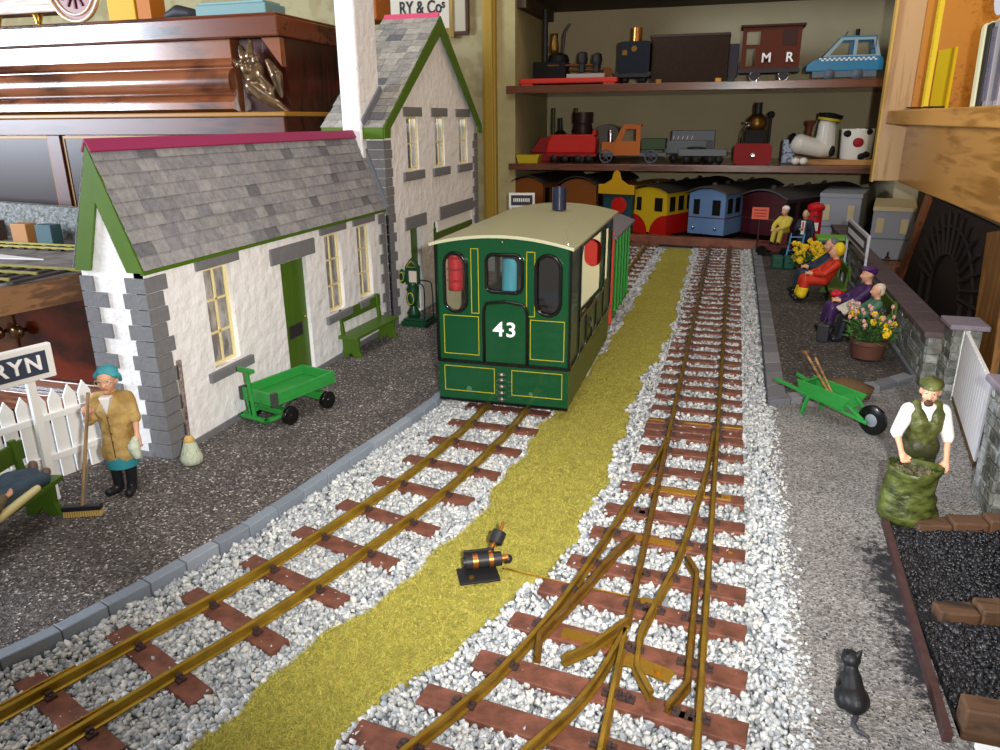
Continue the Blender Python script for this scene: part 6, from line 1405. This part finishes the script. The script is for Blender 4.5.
# things on top of the cabinet
t = thing('mantel_clock', 'pale wooden mantel clock with round dial at the left end of the cabinet top', 'clock', (-23.3,22.4,8.1))
MB().box(-2.0,2.2,-.4,.4,.42,1.25).build('case', wood('clock_wood','#8c6a58','#c4a592',.5,axis=0), t, bevel=.03)
for x in (-1.6,.2): MB().lathe([(.16,0),(.1,.15),(.18,.42)],(x,-.1,0),12).build('foot', brassb, t, auto=True)
m_ = MB(); c = V3(2.25,-.5,1.05)
for r, w_ in ((.98,.07),(.78,.05)): m_.tube([c+V3(r*math.cos(a),0,r*math.sin(a)) for a in [i*2*PI/32 for i in range(33)]], w_, 8)
m_.build('dial_rim', M('ivory_rim','#d9b48c',.3,metal=.2), t, smooth=True); MB().lathe([(.95,0),(.95,.1)],c+V3(0,.1,0),28,Matrix.Rotation(PI/2,4,'X')).build('dial', M('clock_red','#7d2a24',.4), t); m_ = MB()
for k in range(6): a = k*PI/6; m_.bar(c+V3(.6*math.cos(a),-.02,.6*math.sin(a)),c-V3(.6*math.cos(a),.02,.6*math.sin(a)),.06,.06)
m_.build('spokes', M('dark_red'), t)
t = thing('yellow_box', 'yellow cardboard box standing on the cabinet top', 'box', (-19.2,22.2,8.1)); MB().box(-.5,.55,-.4,.4,0,1.1).build('body', M('box_yellow','#d9a514',.6), t, bevel=.02); MB().box(.6,1.1,-.35,.35,0,1.0).build('open_flap', M('box_orange','#b86a14',.6), t)
t = thing('turquoise_box', 'flat pale turquoise box lying at the right of the cabinet top', 'box', (-14.9,22.3,8.1)); MB().box(-1.5,1.0,-.5,.6,0,.32).build('body', M('pale_turq','#6f9292',.5), t, bevel=.03); MB().box(-1.4,.9,-.45,.5,.32,.4).build('lid', M('pale_turq2','#7fa3a0',.5), t, bevel=.03)
o = MB().chain([V3(-.6,0,.12),V3(-.2,.05,.22),V3(.3,0,.16),V3(.7,.1,.1)],[.12,.22,.16,.1]).build('crumpled_cloth', M('dark_cloth','#2c2a30',.6), vox=.05, loc=(-17.1,22.1,8.1)); tag(o, 'crumpled black cloth between the yellow and turquoise boxes on the cabinet', 'cloth')
o = MB().chain([V3(-.9,0,.2),V3(0,.2,.3),V3(.9,.1,.25),V3(2.2,.2,.28)],[.2,.32,.28,.2]).build('plastic_bag', M('milky_plastic','#bcb2b4',.3,var=.2,vscale=2), vox=.06, loc=(-17.0,23.4,8.1)); tag(o, 'crumpled milky plastic bag at the back of the cabinet top', 'bag')

# lower chest with drawers and the second small layout standing on it
dr = thing('drawer_chest', 'red brown polished drawer chest with brass knobs below the second layout at the left', 'chest', (0,0,0))
MB().box(-31,-12.2,16.5,20.8,-6,.84).build('carcase', mah2, dr)
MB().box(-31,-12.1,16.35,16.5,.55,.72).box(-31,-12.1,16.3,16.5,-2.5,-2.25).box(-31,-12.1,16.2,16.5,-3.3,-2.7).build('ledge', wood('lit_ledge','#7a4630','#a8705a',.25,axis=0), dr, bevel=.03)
MB().box(-31,-20.0,16.36,16.5,-2.2,.5).build('drawer', flame, dr, bevel=.03); dd = MB().box(-19.9,-12.3,16.36,16.5,-2.2,.5).build('drawer', wood('mahogany_red','#4a150c','#8a3018',.2,axis=0,scale=1.6,coat=.6,stretch=2.5), dr, bevel=.03)
for x, z in ((-20.35,-.82),(-19.6,-.74)): MB().lathe([(.06,0),(.06,.12),(.2,.2),(.22,.3),(.12,.38)],(x,16.36,z),18,Matrix.Rotation(PI/2,4,'X')).build('knob', M('antique_brass','#8a6a48',.25,metal=.8), dr, smooth=True)
l2 = thing('small_layout', 'second small scale railway layout board with stone wall at the far left', 'model railway', (0,0,0))
MB().prism([(-16.4,11.2),(-15.62,12.6),(-15.12,14.5),(-14.4,17.5),(-13.8,20.7),(-31,20.7),(-31,11.2)],.86,1.5,'z').build('board', wood('board_edge','#6a4424','#9c6c3c',.45,axis=1), l2)
MB().prism([(-16.45,11.3),(-15.7,12.6),(-15.2,14.5),(-14.5,17.5),(-13.9,20.6),(-31,20.6),(-31,11.3)],1.5,1.54,'z').build('scenery', M('layout_grey','#8a8580',.8,col2='#5f5a58',vscale=1.5), l2)
m_ = MB().prism([(-26,14.6),(-17.5,15.6),(-26,17.0)],1.54,1.57,'z'); m_.build('white_card', M('white_cloth'), l2)
m_ = MB()
for y in (13.0,13.75,14.4,16.9,17.4): m_.box(-31,-15.7 if y < 14 else -14.95,y-.025,y+.025,1.58,1.65)
m_.build('rails', M('yellow_brass','#9c914c',.35,metal=.7), l2)
m_ = MB()
for k in range(34): m_.box(-30.5+k*.45,-30.3+k*.45,12.85,14.55,1.54,1.6); m_.box(-30.5+k*.45,-30.3+k*.45,16.8,17.5,1.54,1.6)
m_.build('sleepers', M('dark_sleeper','#3a3230',.8), l2)
MB().bar((-28,21.0-1.0,2.1),(-14.0,17.9,1.95),.3,1.1).build('stone_wall', stonew, l2)
for x, y, c_, nm in ((-23.6,18.4,'#c9b2a4','pale goods box'),(-22.2,18.2,'#4a3a36','dark goods box'),(-20.6,17.9,'#b07a42','tan goods box'),(-19.6,17.85,'#3c5a60','teal goods box')):
    o = MB().box(-.3,.3,-.2,.2,0,.6).build('goods_box', M(nm.replace(' ','_'),c_,.6), bevel=.02, loc=(x,y,1.54)); tag(o, nm+' standing along the stone wall of the small left layout', 'box', 'goods boxes on the small layout')

# ================================================================== OPEN WALL CUPBOARD (right)
oakf = wood('honey_oak','#9a6a2e','#c08a48',.35,axis=1,scale=2,coat=.2); oakv = wood('honey_oak_v','#a5804f','#c6a374',.35,axis=2,scale=2); inner = wood('orange_oak','#a3641a','#c48226',.45,axis=1)
cu = thing('wall_cupboard', 'open fronted honey oak wall cupboard hanging at the right side', 'cupboard', (0,0,0))
MB().box(4.08,4.85,25.85,26.05,3.15,14).build('end_panel', oakv, cu, bevel=.03)
MB().box(4.04,4.10,25.75,26.1,3.13,14).build('end_edging', wood('edge_gold','#a8802c','#d0a850',.4,axis=2), cu)
MB().box(4.8,4.95,5.5,25.85,3.12,4.8).build('lower_panel', oakf, cu, bevel=.02)
MB().box(4.2,6.6,5.5,25.7,4.8,5.17).build('shelf', oakf, cu, bevel=.03)
MB().box(4.95,6.6,5.5,25.85,3.12,3.25).build('bottom', oakf, cu)
MB().box(6.6,6.75,5.5,25.85,3.12,14).box(4.85,6.6,25.85,26.05,3.15,14).build('back', inner, cu)
MB().box(6.75,9.0,15,16,3.2,10).build('wall_batten', oakf, cu)
# things in the cupboard
o = MB().box(-.03,.03,-.62,.62,0,1.5).build('yellow_folder', M('folder_yellow','#d8b60e',.5), loc=(5.1,23.7,5.17), rot=(0,0,.1)); tag(o, 'bright yellow folder standing in the open wall cupboard', 'folder')
m_ = MB().box(-.06,.06,-.10,.10,0,4.2)
for k in range(40): m_.box(-.08,-.05,-.10,-.06,.05+k*.1,.10+k*.1)
o = m_.build('yellow_rule', M('rule_yellow','#e5c82c',.4), loc=(4.62,23.0,5.17), rot=(.0,0.0,0)); tag(o, 'long bright yellow notched strip standing upright in the wall cupboard', 'ruler')
t = thing('scissors', 'steel scissors lying on the cupboard shelf beneath the yellow folder', 'scissors', (4.45,22.9,5.19), .2)
MB().bar((0,-.7,.02),(0,.5,.02),.07,.03).bar((.05,-.7,.02),(-.06,.5,.04),.06,.03).build('blades', chrome, t); m_ = MB()
for x in (-.1,.15): m_.tube([(x+.1*math.cos(a),-.85+.13*math.sin(a),.03) for a in [i*PI/6 for i in range(13)]],.025,6)
m_.build('handles', bki, t, smooth=True)
for i, (y, c_, h, tl_, lab) in enumerate(((19.2,'#cfc9a0',1.62,.10,'cream edged book leaning in the wall cupboard, nearest the yellow folder'),(18.8,'#2c2a26',1.62,.10,'thin dark book leaning between the cream book and the grey framed picture'),(18.3,'#8e8a8a',1.62,.09,'grey framed picture leaning in the wall cupboard at the right edge'),(17.6,'#9a9296',1.66,.08,'second grey picture frame leaning at the far right of the cupboard shelf'))):
    o = thing('leaning_frame' if i > 1 else 'book', lab, 'picture' if i > 1 else 'book', (4.75,y,5.17), 0)
    ob = MB().box(0,1.5,-.16,.12,0,h).build('cover', M('book_%d'%i if 0 else ('book_cover_'+'abcd'[i]),c_,.5), o, bevel=.02, rot=(-tl_,0,0)); MB().box(.02,1.4,-.12,.08,h,h+.03).build('page_block', M('cream_paper'), o, rot=(-tl_,0,0))
    if i > 1: MB().box(-.03,0,-.14,.10,.12,h-.12).build('glass', M('glazed_print','#6f6a78',.15,coat=.7), o, rot=(-tl_,0,0))
t = thing('paper_roll', 'white paper roll with grey core lying on top of the leaning frames', 'roll', (4.72,18.3,7.42)); MB().lathe([(.2,0),(.55,0),(.55,1.6),(.2,1.6)],n=26,M4=Matrix.Rotation(PI/2,4,'Y')).build('paper', M('roll_white','#c9c6c8',.6), t, auto=True); MB().lathe([(.2,-.01),(.2,.4)],n=18,M4=Matrix.Rotation(PI/2,4,'Y')).build('core', M('roll_core','#6b5f5a',.7), t)

# dark carved panel leaning under the cupboard
dp = thing('dark_screen', 'dark carved screen with an arch of spindles leaning in the shade under the wall cupboard', 'screen', (0,0,0))
dk = M('dark_screen_wood','#1c120f',.6)
MB().prism([(24.9,-.9),(22.0,3.05),(15.0,2.95),(15.6,-.9)],4.95,5.05,'x').build('panel', dk, dp)
MB().bar((4.9,25.0,-.9),(4.9,22.1,3.05),.34,.12,(1,0,0)).build('frame_edge', wood('screen_edge','#4f2c18','#7a4a2c',.45,axis=2), dp)
sp_ = M('spindle','#1c1410',.85,spec=.2); m_ = MB()
for r in (1.0,1.75): m_.tube([(4.9,19.3-r*1.25*math.cos(a),1.15+r*.85*math.sin(a)) for a in [PI*i/16 for i in range(17)]],.035,6)
for k in range(15): a = PI*(k+.5)/15; m_.cyl((4.9,19.3-1.0*1.25*math.cos(a),1.15+.85*math.sin(a)),(4.9,19.3-2.2*1.25*math.cos(a),1.15+2.1*.85*math.sin(a)),.045,n=6)
for y in (17.1,17.8,20.6,21.4): m_.cyl((4.9,y,-.9),(4.9,y,1.2),.06,n=8)
m_.build('spindles', sp_, dp)
MB().bar((4.82,15.2,-.9),(4.82,15.9,3.0),1.3,.12,(1,0,0)).build('brown_stile', wood('stile_brown','#5f3c18','#8a5e28',.5,axis=2), dp)

# pictures on the left wall
pf = thing('framed_advert', 'framed cream advertisement poster above the station house roof', 'picture', (-13.6,34.4,8.6))
MB().box(-2.0,.95,-.04,.1,.3,4).build('poster', M('poster_cream','#cfc6b4',.6), pf); m_ = MB(); m_.box(.95,1.15,-.1,.1,-.1,4.2).box(-2.1,.95,-.1,.1,-.0,.3); m_.build('frame', wood('advert_frame','#6b5018','#a08434',.4,axis=2), pf, bevel=.02)
text('lettering','RY & Co',.74,M('ink','#1b1a1c',.5),pf,facing(-.42,-.06,1.16),.01,.012,.76); text('lettering','s',.5,M('ink'),pf,facing(.68,-.06,1.28),.01,.01,.9); MB().box(-1.2,.4,-.06,-.04,.45,.52).build('underline_text', M('ink_grey','#7d7870',.6), pf)
pf = thing('framed_picture', 'narrow dark framed picture hanging right of the advertisement poster', 'picture', (-12.1,34.4,8.75))
m_ = MB().box(-.55,.32,-.08,.15,-.14,0).box(.2,.34,-.08,.15,0,4); m_.box(-.55,-.45,-.08,.15,0,4); m_.build('frame', M('frame_dark','#4a2c1e',.4), pf, bevel=.015); MB().box(-.45,.2,-.03,.15,0,4).build('print', M('print_cream','#b3ab94',.6), pf)
t = thing('wooden_case', 'orange brown wooden case on the cabinet behind the white chimney', 'case', (-13.6,25.0,8.1)); MB().box(.95,2.1,-.6,.6,-.0,1.9).build('body', wood('case_orange','#7a3c10','#b0621e',.3,axis=0,coat=.3), t, bevel=.05); MB().box(1.0,2.05,-.65,-.6,.7,.78).build('lid_line', M('frame_dark'), t)

# ================================================================== separate repeated parts that were modelled together
def split_parts(o, name, tol=.004):
    me = o.data; nv = len(me.vertices)
    if nv == 0 or o.children: return
    par = list(range(nv))
    def find(a):
        while par[a] != a: par[a] = par[par[a]]; a = par[a]
        return a
    for e in me.edges:
        a, b = find(e.vertices[0]), find(e.vertices[1])
        if a != b: par[a] = b
    isl = {}
    for i in range(nv): isl.setdefault(find(i), []).append(i)
    keys = list(isl); co = np.empty(nv*3); me.vertices.foreach_get('co', co); co = co.reshape(-1, 3)
    bx_ = [(co[isl[k]].min(0), co[isl[k]].max(0)) for k in keys]; gp = list(range(len(keys)))
    def gf(a):
        while gp[a] != a: gp[a] = gp[gp[a]]; a = gp[a]
        return a
    for i in range(len(keys)):
        for j in range(i+1, len(keys)):
            if np.all(bx_[i][0] <= bx_[j][1]+tol) and np.all(bx_[j][0] <= bx_[i][1]+tol): gp[gf(i)] = gf(j)
    groups = {}
    for i, k in enumerate(keys): groups.setdefault(gf(i), []).extend(isl[k])
    if len(groups) < 2: o.name = name; return
    for vs in groups.values():
        vset = {v: n for n, v in enumerate(vs)}; faces = [[vset[v] for v in p.vertices] for p in me.polygons if p.vertices[0] in vset]
        cc = co[vs]; ctr = (cc.min(0)+cc.max(0))/2; sm = me.polygons[0].use_smooth
        m2 = bpy.data.meshes.new(name); m2.from_pydata([tuple(v) for v in cc-ctr], [], faces); m2.polygons.foreach_set('use_smooth', [sm]*len(m2.polygons))
        if me.color_attributes:
            src = me.color_attributes[0]; dst = m2.color_attributes.new('Col', 'FLOAT_COLOR', 'CORNER'); k = 0
            for p in me.polygons:
                if p.vertices[0] in vset:
                    for li in p.loop_indices: dst.data[k].color = src.data[li].color; k += 1
        m2.materials.append(me.materials[0]); m2.update()
        c = o.copy(); c.data = m2; c.name = name; COL.objects.link(c); c.parent = o.parent
        c.matrix_basis = o.matrix_basis @ Matrix.Translation(Vector(ctr))
    bpy.data.objects.remove(o)
SPLIT = {'lintels': ('lintel', .004), 'sills': ('sill', .004), 'quoins': ('corner_quoins', .10), 'brass_strap': ('brass_strap', .02), 'fishplate': ('fishplate', .01), 'wheels': ('wheel', .03), 'wheel': ('wheel', .03),
         'roof_ventilators': ('roof_ventilator', .01), 'stud': ('stud', 0), 'label_stripes': ('label_stripe', 0), 'corner_bracket': ('corner_bracket', 0), 'eyes': ('eye', 0), 'pupils': ('pupil', 0), 'plug': ('plug', 0),
         'dark_patch': ('dark_patch', 0), 'black_spot': ('black_spot', 0), 'foot': ('foot', 0), 'roof_light': ('roof_fitting', 0), 'daffodil': ('daffodil', 0), 'tulip': ('tulip', .01), 'side_windows': ('side_window', 0),
         'check_band': ('check_band', .3), 'number_plate': ('brass_plate', 0), 'gilt_scroll': ('gilt_scroll', 0), 'leg': ('leg', 0), 'cab': ('cab', .02), 'sleepers': ('sleeper_row', .5)}
for o in list(bpy.data.objects):
    b_ = o.name.split('.')[0]
    if o.type == 'MESH' and o.parent and b_ in SPLIT and len(o.data.vertices) < 26000: split_parts(o, *SPLIT[b_])
for o in bpy.data.objects:
    if o.type == 'MESH' and o.name.split('.')[0] in ('sleeper',) and o.parent: pass
